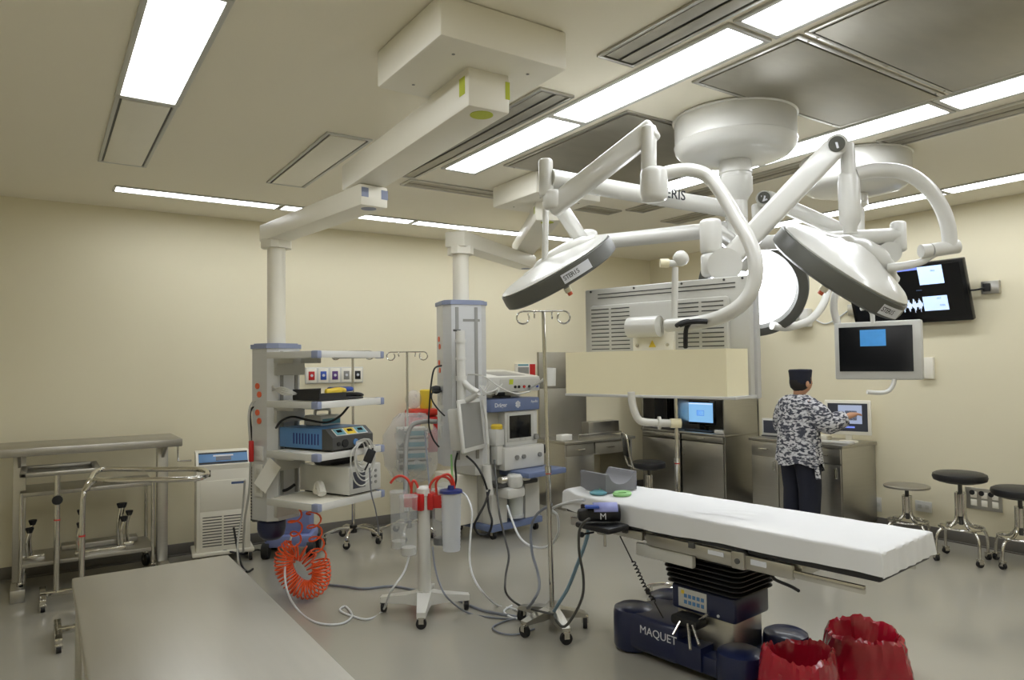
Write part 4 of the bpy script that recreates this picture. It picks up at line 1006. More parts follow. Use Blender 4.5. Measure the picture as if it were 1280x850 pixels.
# --- left surgical lamp
l1 = thing('surgical_lamp', 'unlit surgical lamp at left, tilted over the iv pole', 'surgical lamp', D(693, 370, 4.0), 0, 'ceiling surgical lamps')
E2 = D(735, 304, 4.35)
MB().cyl((CX, CY, 2.415), E2, .045, n=22).build('horizontal_arm', 'white_enamel', l1, True)
capsule(MB(), E2 - Vector((0, 0, .09)), E2 + Vector((0, 0, .08)), .06).build('elbow', 'white_enamel', l1, True)
b_ = MB(); bar(b_, D(727, 300, 4.3), D(697, 254, 3.95), .07, .085, .02, .03); b_.build('spring_arm', 'white_enamel', l1, True)
MB().tube([D(697, 254, 3.95), D(686, 246, 3.95), D(682.5, 258, 3.95), D(682, 290, 3.95), D(681, 324, 3.97)], .018, 10, 5).build('yoke_tube', 'white_enamel', l1, True)
lamp_head(l1, D(699, 343, 4.0), RC * .50 - UC * .84 + FC * .16, .345, False, 0, -76, dome=.5)

# --- right surgical lamp
l2 = thing('surgical_lamp', 'unlit surgical lamp at right with a curved tube, nearest to the screens', 'surgical lamp', D(1050, 390, 3.6), 0, 'ceiling surgical lamps')
E3 = D(888, 285, 3.5)
MB().cyl((CX, CY, 2.31), D(888, 285, 3.5), .045, n=22).build('horizontal_arm', 'white_enamel', l2, True)
capsule(MB(), D(889, 318, 3.5), D(888, 274, 3.5), .053).build('elbow', 'white_enamel', l2, True)
capsule(MB(), D(891, 346, 3.5), D(890, 316, 3.5), .056).build('lower_joint', 'white_enamel', l2, True)
MB().cyl(D(906, 331, 3.42), D(906, 331, 3.55), .082, n=28).build('joint_drum', 'white_enamel', l2, True)
b_ = MB(); bar(b_, D(908, 328, 3.5), D(1038, 190, 3.36), .075, .105, .02, .03); b_.build('spring_arm', 'white_enamel', l2, True)
MB().cyl(D(1046, 181, 3.32), D(1046, 181, 3.41), .05, n=24).build('upper_joint', 'white_enamel', l2, True)
emblem_disc(l2, D(1046, 180, 3.315), .036, '1')
MB().cyl(D(1062, 232, 3.38), D(1058, 180, 3.38), .034, n=18).build('post', 'white_enamel', l2, True)
MB().lathe([(0, 0), (.03, 0), (.032, .03), (.047, .06), (.05, .09), (.05, .25), (.042, .29), (0, .3)], TR(D(1063, 292, 3.38)), 22).build('swivel', 'white_enamel', l2, True)
c2 = 3.38
MB().tube([D(1068, 218, c2), D(1090, 213.5, c2), D(1115, 213, c2), D(1138, 219, c2), D(1160, 235, c2), D(1176, 258, c2), D(1185, 283, c2), D(1187.5, 308, c2)], .034, 16, 6).build('curved_tube', 'white_enamel', l2, True)
MB().cyl(D(1151, 314, c2), D(1163, 313, c2), .032, n=18).cyl(D(1164, 313, c2), D(1197, 308, c2), .034, n=18).build('roller', 'white_enamel', l2, True)
MB().tube([D(1168, 318, c2), D(1152, 327, 3.4), D(1132, 332, 3.45), D(1110, 335, 3.5)], .021, 10, 5, radii=[.015, .018, .021, .022]).build('yoke_tube', 'white_enamel', l2, True)
lamp_head(l2, D(1046, 341, 3.6), -RC * .47 - UC * .80 + FC * .44, .355, False, 0, -64, dome=1.05)

# --- lit lamp in the middle
l3 = thing('surgical_lamp', 'lit surgical lamp glowing white between the other two lamps', 'surgical lamp', D(955, 410, 4.6), 0, 'ceiling surgical lamps')
E4 = D(1123, 294, 3.85)
MB().cyl((CX, CY, 2.32), E4, .042, n=22).build('horizontal_arm', 'white_enamel', l3, True)
capsule(MB(), E4 - Vector((0, 0, .09)), E4 + Vector((0, 0, .075)), .04).build('elbow', 'white_enamel', l3, True)
MB().cyl(D(1112, 316, 3.83), D(1112, 316, 3.95), .06, n=22).build('lower_joint', 'white_enamel', l3, True)
b_ = MB(); bar(b_, D(1110, 315, 3.9), D(962, 249, 4.1), .07, .085, .02, .03); b_.build('spring_arm', 'white_enamel', l3, True)
MB().cyl(D(955, 248, 4.06), D(955, 248, 4.16), .045, n=22).build('upper_joint', 'white_enamel', l3, True)
emblem_disc(l3, D(955, 247, 4.055), .034, '2')
capsule(MB(), D(948, 300, 4.15), D(947, 255, 4.15), .035).build('post', 'white_enamel', l3, True)
MB().tube([D(948, 298, 4.2), D(975, 305, 4.6), D(1012, 320, 5.0), D(1033, 350, 5.0), D(1030, 378, 4.9), D(1012, 400, 4.8), D(985, 409, 4.65), D(965, 407, 4.6)], .026, 12, 6).build('yoke_tube', 'white_enamel', l3, True)
Ml3 = lamp_head(l3, D(940, 359, 4.6), -RC * .40 - UC * .42 - FC * .81, .34, True, 20, 10)
ld = bpy.data.lights.new('lamp_bulb', 'SPOT'); ld.energy = 260; ld.spot_size = math.radians(50); ld.spot_blend = .6; ld.shadow_soft_size = .2; ld.color = (1, .97, .92)
lo = bpy.data.objects.new('lamp_bulb', ld); COL.objects.link(lo); lo.parent = l3
lo.matrix_basis = root_matrix(l3).inverted() @ Ml3 @ TR(0, 0, -.03)

# --- small display on the rear mount
sd = thing('surgical_monitor', 'small silver framed hanging monitor with a blue picture, in front of the wall screen', 'monitor', D(1098, 490, 4.3), 0)
TLm, TRm = D(1042, 405, 4.45), D(1151, 398, 4.12)
ex = (TRm - TLm); ex.z = 0; W_ = ex.length; ex.normalize(); en = Vector((ex.y, -ex.x, 0)); mc = (TLm + TRm) / 2
zt_ = (TLm.z + TRm.z) / 2; zb_ = ((D(1046, 474, 4.45)).z + D(1152, 475, 4.12).z) / 2
Mm = Matrix(((ex.x, -en.x, 0, mc.x), (ex.y, -en.y, 0, mc.y), (0, 0, 1, 0), (0, 0, 0, 1)))
hw = W_ / 2; H_ = zt_ - zb_
MB().bb(-hw, hw, 0, .05, zb_, zt_, .01, Mm).build('frame', 'light_grey', sd, True)
sc = MB().bb(-hw + .03, hw - .045, -.003, .002, zb_ + .05, zt_ - .03, 0, Mm).build('screen', 'screen_off', sd, True)
MB().bb(-.09, .055, -.0045, -.002, zt_ - .15, zt_ - .05, 0, Mm).build('picture', 'screen_mid', sc, True)
MB().bb(-hw + .05, hw - .05, .05, .09, zb_ + .05, zt_ - .05, .015, Mm).build('back_case', 'light_grey', sd, True)
MB().tube([Vector((C2X, C2Y, 2.3)), D(1075, 318, 4.5), D(1060, 335, 4.45), D(1050, 350, 4.45), D(1043, 372, 4.45), D(1044, 395, 4.48), D(1060, 430, 4.52), D(1098, 440, 4.42)], .022, 12, 6).build('support_tube', 'white_enamel', sd, True)
MB().tube([D(1091, 404, 4.27), D(1090, 392, 4.27), D(1084, 385, 4.27), D(1076, 386, 4.27)], .013, 10, 4).tube([D(1076, 386, 4.27), D(1086, 384, 4.27), D(1097, 385, 4.27)], .011, 10).build('upper_handle', 'white_enamel', sd, True)
MB().tube([D(1118, 474, 4.22), D(1116, 482, 4.22), D(1110, 489, 4.22), D(1100, 491, 4.22), D(1084, 490, 4.22)], .013, 10, 4).build('lower_handle', 'white_enamel', sd, True)

# --- black screen on the right wall, tipped forward
ws = thing('wall_screen', 'large black wall screen showing white waveforms, tipped forward', 'television', (6.8, 3.43, 1.98), 0)
bl, br_ = Vector((6.82, 3.965, 1.995)), Vector((6.82, 2.885, 1.995))
tl = Vector((6.65, 3.965, 2.53))
ex = (br_ - bl).normalized(); ey = (tl - bl); hh = ey.length; ey.normalize(); W_ = (br_ - bl).length
Mw = basis(bl, ex, ey)   # local z points into the room
MB().bb(0, W_, 0, hh, -.06, 0, .01, Mw).build('case', 'black_gloss', ws, True)
sc = MB().bb(.035, W_ - .035, .04, hh - .03, 0, .002, 0, Mw).build('screen', 'screen_off', ws, True)
MB().bb(W_ * .30, W_ * .83, hh * .9, hh * .94, .002, .004, 0, Mw).build('title_bar', 'screen_bar', sc, True)
MB().bb(W_ * .64, W_ * .835, hh * .64, hh * .94, .002, .0045, 0, Mw).build('window', 'screen_pale', sc, True)
MB().bb(W_ * .64, W_ * .835, hh * .2, hh * .44, .002, .0045, 0, Mw).build('window', 'screen_pale', sc, True)
wv = MB(); random.seed(2); n = 110
for k in range(n):
    x = W_ * (.16 + .475 * k / n); env = .012 + .05 * min(1, k / 45) * (.55 + .45 * math.sin(k * .62))
    wv.bb(x, x + W_ * .0036, hh * .31 - env * random.uniform(.5, 1.2), hh * .31 + env * random.uniform(.5, 1.2), .002, .0042, 0, Mw)
wo = wv.build('waveform', 'trace', sc, True); wo['kind'] = 'stuff'
for x, y, s_ in ((.76, hh * .86, '00:0'), (.77, hh * .4, '00:0'), (.79, hh * .28, '0000')):
    text('readout', s_, .022, 'ink_blue', sc, Mw @ TR(W_ * x, y, .0048), .0002)
for x in (.24, .42, .60): MB().bb(W_ * x, W_ * x + .05, hh * .55, hh * .56, .002, .004, 0, Mw).build('tick_label', 'ink_blue', sc, True)
MB().bb(W_ * .3, W_ * .7, hh * .3, hh * .7, -.16, -.05, .01, Mw).build('wall_bracket', 'black_rubber', ws, True)
oc = onx(1240, 360, XR)
ob = thing('wall_outlet', 'small steel outlet box right of the wall screen', 'outlet', (XR - .03, oc.y, oc.z - .05), 0)
MB().bb(-.012, .029, -.07, .07, 0, .11, .004).build('box', 'steel', ob)
MB().bb(-.03, -.011, -.005, .05, .02, .09, .004).build('plug', 'black_rubber', ob)
tag(MB().tube([(XR - .055, oc.y + .03, oc.z), (XR - .06, oc.y + .12, oc.z - .01), (XR - .1, oc.y + .2, oc.z - .005), (XR - .13, 2.9, oc.z - .01)], .008, 8, 5).build('power_cable', 'black_rubber'), 'short black cable between outlet box and wall screen', 'cable')
oc = onx(1067, 388, XR)
ob = thing('wall_outlet', 'small steel outlet box left of the wall screen', 'outlet', (XR - .03, oc.y, oc.z - .05), 0)
MB().bb(0, .029, -.05, .05, 0, .11, .004).build('box', 'steel', ob)
oc2 = onx(1003, 398, XR)
ob2 = thing('wall_camera', 'white box on the wall below the lit lamp', 'device', (XR - .1, oc2.y, oc2.z - .1), 0)
MB().bb(0, .099, -.13, .13, 0, .2, .02).build('case', 'white_enamel', ob2)
MB().lathe([(0, 0), (.035, 0), (.04, .05), (.03, .06), (0, .06)], TR(-.001, 0, .1) @ R('Y', -90), 16).build('lens', 'light_grey', ob2)
tag(MB().tube([(XR - .012, oc2.y - .13, oc2.z), (XR - .012, (oc2.y + oc.y) / 2, oc.z - .12), (XR - .012, oc.y + .05, oc.z)], .007, 8, 6).build('power_cable', 'tube_white'), 'pale cable on the wall left of the hanging monitor', 'cable')
oc3 = onx(1159, 460, XR)
tag(MB().bb(XR - .035, XR - .001, oc3.y - .07, oc3.y + .07, oc3.z - .1, oc3.z + .1, .005).build('wall_box', 'cream_enamel'), 'blank cream box on the wall right of the hanging monitor', 'wall panel')
# ------------------------------------------------------------------ operating table
ot = thing('operating_table', 'operating table with navy base, black bellows and steel frame under a white sheet', 'operating table', (3.1, 2.62, 0), 6.4)
MO = root_matrix(ot)
bs = MB().bb(-.26, .26, .1, .5, .035, .235, .03, seg=3).bb(-.24, .24, -.3, .5, .035, .135, .02)
bs.rings([[Vector((x, y, z)) for x, y in ((-.255, .12), (.255, .12), (.255, -.05), (-.255, -.05))] for z in (.05, .17)])
base = bs.build('base', 'navy', ot)
for x, y, h in ((-.158, .475, .245), (.17, .47, .245), (-.205, -.25, .215), (.2, -.27, .215)):
    pod = MB().lathe([(0, .012), (.11, .012), (.118, .03), (.118, h - .035), (.112, h - .012), (.09, h), (0, h)], TR(x, y, 0), 32).build('base_pod', 'navy', ot)
    MB().cyl((x, y, 0), (x, y, .015), .05, n=16).build('foot_pad', 'black_rubber', pod)
MB().bb(-.14, .14, -.17, .18, .12, .32, .012).build('column_cover', 'steel', ot)
hs = MB().bb(-.165, .165, -.2, .2, .305, .44, .018, seg=3).build('column_housing', 'navy', ot)
kp = MB().bb(-.1675, -.164, -.03, .15, .325, .425, .001).build('keypad', 'light_grey', hs)
for r_ in range(2):
    for k in range(5): MB().bb(-.169, -.167, -.015 + k * .027, .004 + k * .027, .345 + r_ * .033, .365 + r_ * .033).build('key', 'generator_blue', kp)
MB().bb(-.169, -.167, .11, .13, .395, .415).build('key', 'yellow', kp)
MB().cyl((-.164, -.1, .33), (-.169, -.1, .33), .008, n=10).build('indicator', 'ink_white', hs)
def rrect(hx, hy, r, z, n=5):
    out = []
    for cx_, cy_, a0 in ((hx - r, hy - r, 0), (-hx + r, hy - r, 90), (-hx + r, -hy + r, 180), (hx - r, -hy + r, 270)):
        for k in range(n):
            a = math.radians(a0 + 90 * k / (n - 1)); out.append(Vector((cx_ + r * math.cos(a), cy_ + r * math.sin(a), z)))
    return out
rg = []
for k in range(7):
    z = .44 + k * .027; e = .004 * k
    rg += [rrect(.155 + e, .2 + e, .04, z), rrect(.185 + e, .23 + e, .05, z + .009), rrect(.185 + e, .23 + e, .05, z + .015), rrect(.155 + e, .2 + e, .04, z + .024)]
MB().rings(rg).build('bellows', 'black_rubber', ot)
MB().bb(-.24, .24, -.32, .26, .625, .715, .01).build('seat_frame', 'steel', ot)
MB().bb(-.27, -.235, -.02, .36, .575, .645, .008).build('drive_cover', 'light_grey', ot)
MB().bb(-.235, .235, .27, .84, .655, .715, .008).build('back_frame', 'steel', ot)
MB().bb(-.235, .235, -.6, -.33, .65, .715, .008).build('leg_frame', 'steel', ot)
for s in (-1, 1):
    for y0, y1, z0 in ((.3, .86, .665), (-.3, .27, .65), (-.58, -.31, .645)):
        MB().bb(s * .26, s * .285, y0, y1, z0, .712, .004).build('side_rail', 'steel', ot)
    MB().bb(s * .262, s * .28, -.9, -.58, .655, .69, .003).build('leg_rail', 'chrome', ot)
    MB().bb(s * .258, s * .3, -.34, -.27, .64, .725, .006).build('joint_block', 'steel', ot)
    MB().cyl((s * .3, -.305, .68), (s * .306, -.305, .68), .014, n=12).build('joint_bolt', 'dark_grey', ot)
    MB().bb(s * .284, s * .29, -.45, -.37, .675, .7, 0).build('rail_label', 'ink_white', ot)
    MB().bb(s * .284, s * .29, -.22, -.13, .68, .7, 0).build('rail_label', 'ink_white', ot)
    for y in (.4, .5, -.05): MB().bb(s * .284, s * .298, y, y + .035, .69, .72, .003).build('rail_clip', 'dark_grey', ot)
MB().tube([(-.25, -.46, .65), (-.25, -.47, .62), (-.25, -.55, .605), (-.27, -.6, .6)], .008, 8, 4).build('release_lever', 'black_rubber', ot)
for y0, y1, w_ in ((-.965, -.34, .272), (-.33, .3, .272), (.31, .79, .272), (.8, .985, .2)):
    MB().bb(-w_, w_, y0, y1, .715, .80, .012).build('mattress_pad', 'black_vinyl', ot)
tx = MO @ basis((-.2615, .222, .165), (0, -1, 0), (0, 0, 1))
text('lettering', 'MAQUET', .062, 'ink_white', base, tx, .0006)

# sheet
sh = thing('bed_sheet', 'white cotton sheet draped over the operating table', 'sheet', (3.1, 2.62, .7), 6.4)
HX, HY, DR, ZT = .278, .975, .105, .85
random.seed(4)
ph = [(random.uniform(8, 40), random.uniform(0, 6.28), random.uniform(.3, 1)) for _ in range(9)]
def sheet(u, v):
    x = (u * 2 - 1) * (HX + DR); y = (v * 2 - 1) * (HY + DR)
    ex, ey = max(0, abs(x) - HX), max(0, abs(y) - HY)
    dr_ = max(ex, ey); rr_ = .012
    wr = sum(a * math.sin(f * (y if ex >= ey else x * 2) + p) for f, p, a in ph) / 5
    hem = .02 * math.sin(3.1 * y + .6) + .012 * math.sin(9 * y)
    t = dr_ / DR
    hw = HX * (1 if y < .55 else 1 - .16 * (y - .55) / .45)
    px = math.copysign(min(abs(x), HX) * hw / HX + (.006 + .008 * wr) * t * (1 if ex > 0 else 0), x)
    py = math.copysign(min(abs(y), HY) + (.006 + .008 * wr) * t * (1 if ey > 0 else 0), y)
    z = ZT - dr_ * (1 + hem * 3) + .0022 * wr * (1 - t) - .006 * (1 if dr_ > 0 else max(0, 1 - (min(HX - abs(x), HY - abs(y))) / .03))
    z += .018 * math.exp(-((y - .93) / .05) ** 2) * (1 if dr_ == 0 else .5)
    return Vector((px, py, z - .7))
MB().grid(sheet, 84, 170).build('drape', 'sheet_white', sh, ang=60)
# folded cloth on the sheet
def cloth(u, v):
    x = -.16 + .26 * u; y = -.28 + .30 * v
    return MO @ Vector((x + .02 * math.sin(v * 5), y + .03 * u, ZT + .0015 + .0045 * math.sin(u * 9 + v * 4) ** 2 * math.sin(PI * u) * math.sin(PI * v)))
cl = MB(); cl.grid(cloth, 26, 26)
tag(cl.build('folded_cloth', 'sheet_white'), 'thin white cloth lying flat on the middle of the sheet', 'cloth')
# foam head cradle
Mf = MO @ TR(0, .8, ZT + .006) @ R('Z', -6)
prof = [(-.13, 0), (.13, 0), (.13, .115), (.11, .115)] + [(.1 * math.cos(a), .115 - .07 * math.sin(a)) for a in [PI * k / 14 for k in range(1, 14)]] + [(-.11, .115), (-.13, .115)]
tag(MB().prism([(x, z) for x, z in prof], -.12, .12, Mf @ basis((0, 0, 0), (1, 0, 0), (0, 0, 1))).build('head_cradle', 'foam_grey'), 'grey foam head cradle with a scooped top on the sheet', 'head rest')
tag(MB().lathe([(.03, .0), (.06, 0), (.066, .012), (.055, .022), (.03, .016)], MO @ TR(-.1, .60, ZT + .004) @ Matrix.Diagonal(Vector((1, .8, 1, 1))), 24, True).build('face_mask', 'green'), 'green ring shaped face mask on the sheet', 'mask')
mk_ = thing('breathing_mask', 'small blue and green mask left of the foam head cradle', 'mask', MO @ Vector((-.17, .73, ZT + .004)), 30)
MB().lathe([(0, 0), (.05, 0), (.055, .01), (.03, .022), (0, .024)], n=20).build('cushion', 'teal', mk_)
MB().ball((.05, .0, .014), .014, 12, (1.6, 1, 1)).build('connector', 'green', mk_)

# arm board with rolled pressure cuff
ab = thing('arm_board', 'narrow black padded arm board clamped to the table rail', 'arm board', MO @ Vector((-.39, .5, .6)), 6.4)
MB().bb(-.09, .09, -.13, .13, .115, .15, .014).build('pad', 'black_vinyl', ab)
MB().bb(-.02, .11, -.03, .03, .085, .115, .006).build('bracket', 'steel', ab)
MB().cyl((0, -.02, .09), (0, -.02, .02), .008, n=10).build('clamp_screw', 'chrome', ab)
MB().tube([(-.05, .02, .1), (-.13, .03, .1)], .006, 8).build('knob_rod', 'chrome', ab)
MB().ball((-.135, .03, .1), .016, 10).build('knob', 'black_rubber', ab)
cu = thing('pressure_cuff', 'rolled black and lilac blood pressure cuff on the arm board', 'cuff', MO @ Vector((-.39, .5, .755)), 6.4 - 40)
Mc = TR(0, 0, .052) @ R('Y', 90)
sp = []
for k in range(60):
    a = 2 * PI * k / 60 * 2.2; r_ = .03 + .022 * k / 60; sp.append((r_ * math.cos(a), r_ * math.sin(a)))
rc = MB().rings([[Mc @ Vector((x, y, z)) for x, y in sp] for z in (-.085, .1)], closed=False).build('roll', 'black_vinyl', cu)
so = rc.modifiers.new('solid', 'SOLIDIFY'); so.thickness = .008
MB().rings([[Mc @ Vector(((.057) * math.cos(a), .057 * math.sin(a), z)) for a in [2.5 + .14 * k for k in range(15)]] for z in (-.05, .085)], closed=False).build('lilac_wrap', 'lilac_wrap', cu).modifiers.new('solid', 'SOLIDIFY').thickness = .004
MB().bb(-.14, -.07, -.05, .03, .01, .075, .02).build('bulb', 'black_rubber', cu)
MB().bb(-.10, -.02, -.06, -.01, .085, .1, .006).build('blue_tab', 'blue', cu)
text('print', 'M', .05, 'ink_white', rc, root_matrix(cu) @ TR(.0, -.056, .04) @ R('X', 80), .0004)
# coiled handset cord and key cluster
p0_, p1_ = D(775, 670, 3.85), MO @ Vector((-.24, .2, .26))
tag(MB().tube([p0_, p0_.lerp(p1_, .3) + Vector((0, 0, -.01))] + coil([p0_.lerp(p1_, .3), p0_.lerp(p1_, .6) + Vector((0, 0, -.02)), p0_.lerp(p1_, .8)], 12, .009, .003)[2:] + [p1_], .004, 6).build('handset_cable', 'black_rubber'), 'black coiled cable from the arm board to the table base', 'cable')
kc = thing('hand_control', 'black hand control with chrome levers resting on the table base', 'hand control', MO @ Vector((-.2, .05, .245)), 6.4)
MB().bb(-.05, .06, -.07, .1, .0, .055, .02).build('body', 'black_rubber', kc)
for a, b in (((-.05, -.02, .03), (-.13, -.09, -.06)), ((-.05, -.05, .03), (-.11, -.13, -.03)), ((-.05, .03, .03), (-.1, .04, -.03)), ((0, -.06, .05), (-.01, -.12, .1))):
    MB().cyl(a, b, .008, n=10).build('lever', 'chrome', kc)

# ------------------------------------------------------------------ red waste bags in kick buckets
def red_bag(label, x, y, R_, H, seed, rz):
    random.seed(seed)
    o = thing('waste_bag', label, 'waste bag', (x, y, 0), rz, 'red waste bags')
    prof = [(.55, .012), (1.0, .015), (1.12, .06), (1.12, .22), (1.08, .42), (1.03, .62), (.98, .8), (.93, .94), (.86, 1.0), (.8, .93), (.75, .75), (.65, .55), (.02, .5)]
    N = 72; rs = []
    hh_ = [random.uniform(-1, 1) for _ in range(N)]; fr = [(random.randint(2, 9), random.uniform(0, 6.28), random.uniform(.2, 1)) for _ in range(6)]
    for j, (r, z) in enumerate(prof):
        ring = []
        for i in range(N):
            a = 2 * PI * i / N
            wv = sum(c * math.sin(f * a + p + j * .35) for f, p, c in fr) / 3
            k = .035 if 0 < j < 12 else .02
            top = (.05 * math.sin(2 * a + seed) + .03 * math.sin(3 * a + 1.3) + .02 * math.sin(7 * a + seed)) if 4 < j < 10 else 0
            rr = R_ * r * (1 + k * wv + .03 * hh_[(i * 3 + j) % N] * (j > 1)) / ((abs(math.cos(a)) ** 3.4 + abs(math.sin(a)) ** 3.4) ** (1 / 3.4)) * .9
            ring.append(Vector((rr * math.cos(a), rr * math.sin(a), max(.004, H * (z + top + .03 * hh_[(i + 5 * j) % N] * (1 if 0 < j else 0))))))
        rs.append(ring)
    b = MB().rings(rs).build('bag', 'red_bag', o, ang=24)
    return o
red_bag('red plastic waste bag against the table base, nearest to the camera', 2.945, 2.035, .17, .31, 3, 10)
red_bag('red plastic waste bag standing behind and right of the nearer one', 3.58, 2.085, .21, .25, 8, 40)
# ------------------------------------------------------------------ steel cabinets along the right and back walls
def handle(o, parent, x, y, z, ax='y', L=.08, nx=-1):
    """D handle on a face looking along -x (ax y) or -y (ax x); coordinates are world"""
    if ax == 'y': pts = [(x, y - L / 2, z), (x - .025, y - L / 2, z), (x - .025, y + L / 2, z), (x, y + L / 2, z)]
    elif ax == 'z': pts = [(x, y, z - L / 2), (x - .025, y, z - L / 2), (x - .025, y, z + L / 2), (x, y, z + L / 2)]
    else: pts = [(x - L / 2, y, z), (x - L / 2, y - .025, z), (x + L / 2, y - .025, z), (x + L / 2, y, z)]
    MB().tube(pts, .006, 8).build('handle', 'chrome', parent, True)
XF = 6.3
tc = thing('steel_cabinet', 'tall steel cabinet with an open computer niche in the far corner', 'cabinet', (6.6, 5.85, 0), 0, 'brushed steel furniture')
y0, y1 = 5.2, 6.49
MB().bb(XF, 6.888, y0, y0 + .02, 0, 2.05, .002).bb(XF, 6.888, y1 - .02, y1, 0, 2.05, .002).bb(6.87, 6.888, y0, y1, 0, 2.05).bb(XF, 6.888, y0, y1, 2.03, 2.05, .002).build('carcass', 'steel', tc, True)
MB().bb(XF - .02, 6.888, y0 - .004, y1 + .004, .82, .845, .004).build('counter', 'steel_top', tc, True)
MB().bb(XF, 6.888, y0 + .02, y1 - .02, 1.40, 1.42).build('niche_top', 'steel', tc, True)
MB().bb(XF + .03, 6.888, y0 + .02, y1 - .02, 0, .08).build('plinth', 'steel_dull', tc, True)
w2 = (y1 - y0) / 2
for k in range(2):
    a = y0 + .025 + k * (w2 - .01); b = a + w2 - .04
    d_ = MB().bb(XF - .008, XF + .012, a, b, .09, .74, .004).build('door', 'steel', tc, True)
    handle(tc, d_, XF - .008, b - .04 if k == 0 else a + .04, .62, 'z', .09)
    d_ = MB().bb(XF - .008, XF + .012, a, b, .75, .815, .004).build('drawer', 'steel', tc, True)
    handle(tc, d_, XF - .008, (a + b) / 2, .785, 'y', .09)
    d_ = MB().bb(XF - .008, XF + .012, a, b, 1.43, 2.03, .004).build('upper_door', 'steel', tc, True)
    handle(tc, d_, XF - .008, b - .04 if k == 0 else a + .04, 1.52, 'z', .09)
MB().bb(XF, 6.888, (y0 + y1) / 2 + .06, (y0 + y1) / 2 + .1, .845, 1.4, .002).build('divider', 'steel', tc, True)
MB().bb(6.75, 6.86, (y0 + y1) / 2 + .12, y1 - .03, .85, 1.38).build('niche_back', 'black_gloss', tc, True)

def monitor(label, x, y, z, yaw, W, H, bez, frame, content, cat='monitor', tilt=0):
    o = thing('computer_monitor', label, cat, (x, y, z), yaw, 'computer screens on the steel furniture')   # faces local -y
    MB().lathe([(0, 0), (.09, 0), (.085, .012), (0, .016)], n=22).build('foot', frame, o)
    MB().bb(-.03, .03, .01, .035, .01, .14, .005).build('stand', frame, o)
    Mx = TR(0, 0, .07 + H / 2) @ R('X', -tilt)
    MB().bb(-W / 2, W / 2, -.02, .02, -H / 2, H / 2, .008, Mx).build('frame', frame, o)
    sc = MB().bb(-W / 2 + bez, W / 2 - bez, -.0225, -.019, -H / 2 + bez * 1.2, H / 2 - bez, 0, Mx).build('screen', content[0], o)
    for m_, a, b, c, d in content[1:]:
        MB().bb(a * W / 2, b * W / 2, -.0245, -.022, c * H / 2, d * H / 2, 0, Mx).build('window', m_, sc)
    return o
c = onx(876, 518, 6.55)
monitor('black monitor with a pale blue screen inside the corner cabinet niche', 6.55, c.y, .846, -90 + 8, .40, .28, .022, 'black_gloss',
        [ 'screen_blue', ('screen_pale', -.85, .85, .7, .8), ('screen_mid', -.2, .3, -.25, .2), ('screen_blue', -.18, .28, -.22, .17)])
c = onx(821, 520, 6.55)
monitor('switched off black monitor at the left of the corner cabinet niche', 6.52, c.y, .846, -90 + 5, .42, .34, .02, 'black_gloss', ['screen_off'])
tag(MB().bb(6.38, 6.5, 5.24, 5.42, .846, .885, .006).build('card_reader', 'white_enamel'), 'small white box at the right end of the cabinet niche', 'box')
tag(MB().bb(6.36, 6.48, 5.45, 5.85, .846, .862, .004).build('keyboard', 'black_rubber'), 'black keyboard in the corner cabinet niche', 'keyboard')

# counter where the person stands
sc_ = thing('steel_counter', 'low steel counter cabinet in front of the standing person', 'cabinet', (6.6, 4.35, 0), 0, 'brushed steel furniture')
y0, y1 = 3.83, 4.87
MB().bb(XF + .01, 6.888, y0 + .01, y1 - .01, .08, .82, .004).build('carcass', 'steel', sc_, True)
MB().bb(XF - .015, 6.888, y0 - .01, y1 + .01, .82, .85, .004).build('counter', 'steel_top', sc_, True)
MB().bb(XF + .05, 6.888, y0 + .02, y1 - .02, 0, .08).build('plinth', 'steel_dull', sc_, True)
for a, b in ((y0 + .02, y0 + .36), (y0 + .37, y0 + .69), (y0 + .70, y1 - .02)):
    d_ = MB().bb(XF - .006, XF + .012, a, b, .1, .66, .004).build('door', 'steel', sc_, True)
    handle(sc_, d_, XF - .006, a + .04, .58, 'z', .09)
    d_ = MB().bb(XF - .006, XF + .012, a, b, .675, .81, .004).build('drawer', 'steel', sc_, True)
    handle(sc_, d_, XF - .006, (a + b) / 2, .745, 'y', .09)
monitor('cream framed monitor showing a grey window, on the steel counter', 6.66, 3.98, .85, -90 + 22, .42, .34, .03, 'cream_enamel',
        ['screen_dark', ('screen_grey', -.4, .62, -.35, .72), ('screen_dark', -.1, .4, -.15, .4), ('screen_pale', -.1, .25, .05, .12), ('screen_bar', -.4, .3, -.6, -.5)])
tag(MB().bb(-.2, .2, -.07, .07, 0, .022, .006, TR(6.42, 4.02, .8505) @ R('Z', -90 + 14)).build('keyboard', 'white_enamel'), 'white keyboard below the cream framed monitor', 'keyboard')
tag(MB().bb(-.16, .1, -.08, .08, 0, .05, .01, TR(6.62, 4.27, .8505) @ R('Z', -90 + 14)).build('disc_drive', 'cream_enamel'), 'flat cream case behind the white keyboard', 'device')
c = onx(963, 533, 6.55)
sm = thing('label_printer', 'small white framed screen at the left end of the steel counter', 'device', (6.55, c.y - .02, .85), -90 + 6)
MB().bb(-.11, .11, -.015, .02, .005, .19, .008).build('frame', 'white_enamel', sm)
MB().bb(-.09, .09, -.018, -.014, .035, .17, 0).build('screen', 'screen_dark', sm)
MB().bb(-.1, .1, -.05, .06, 0, .012, .003).build('foot', 'dark_grey', sm)

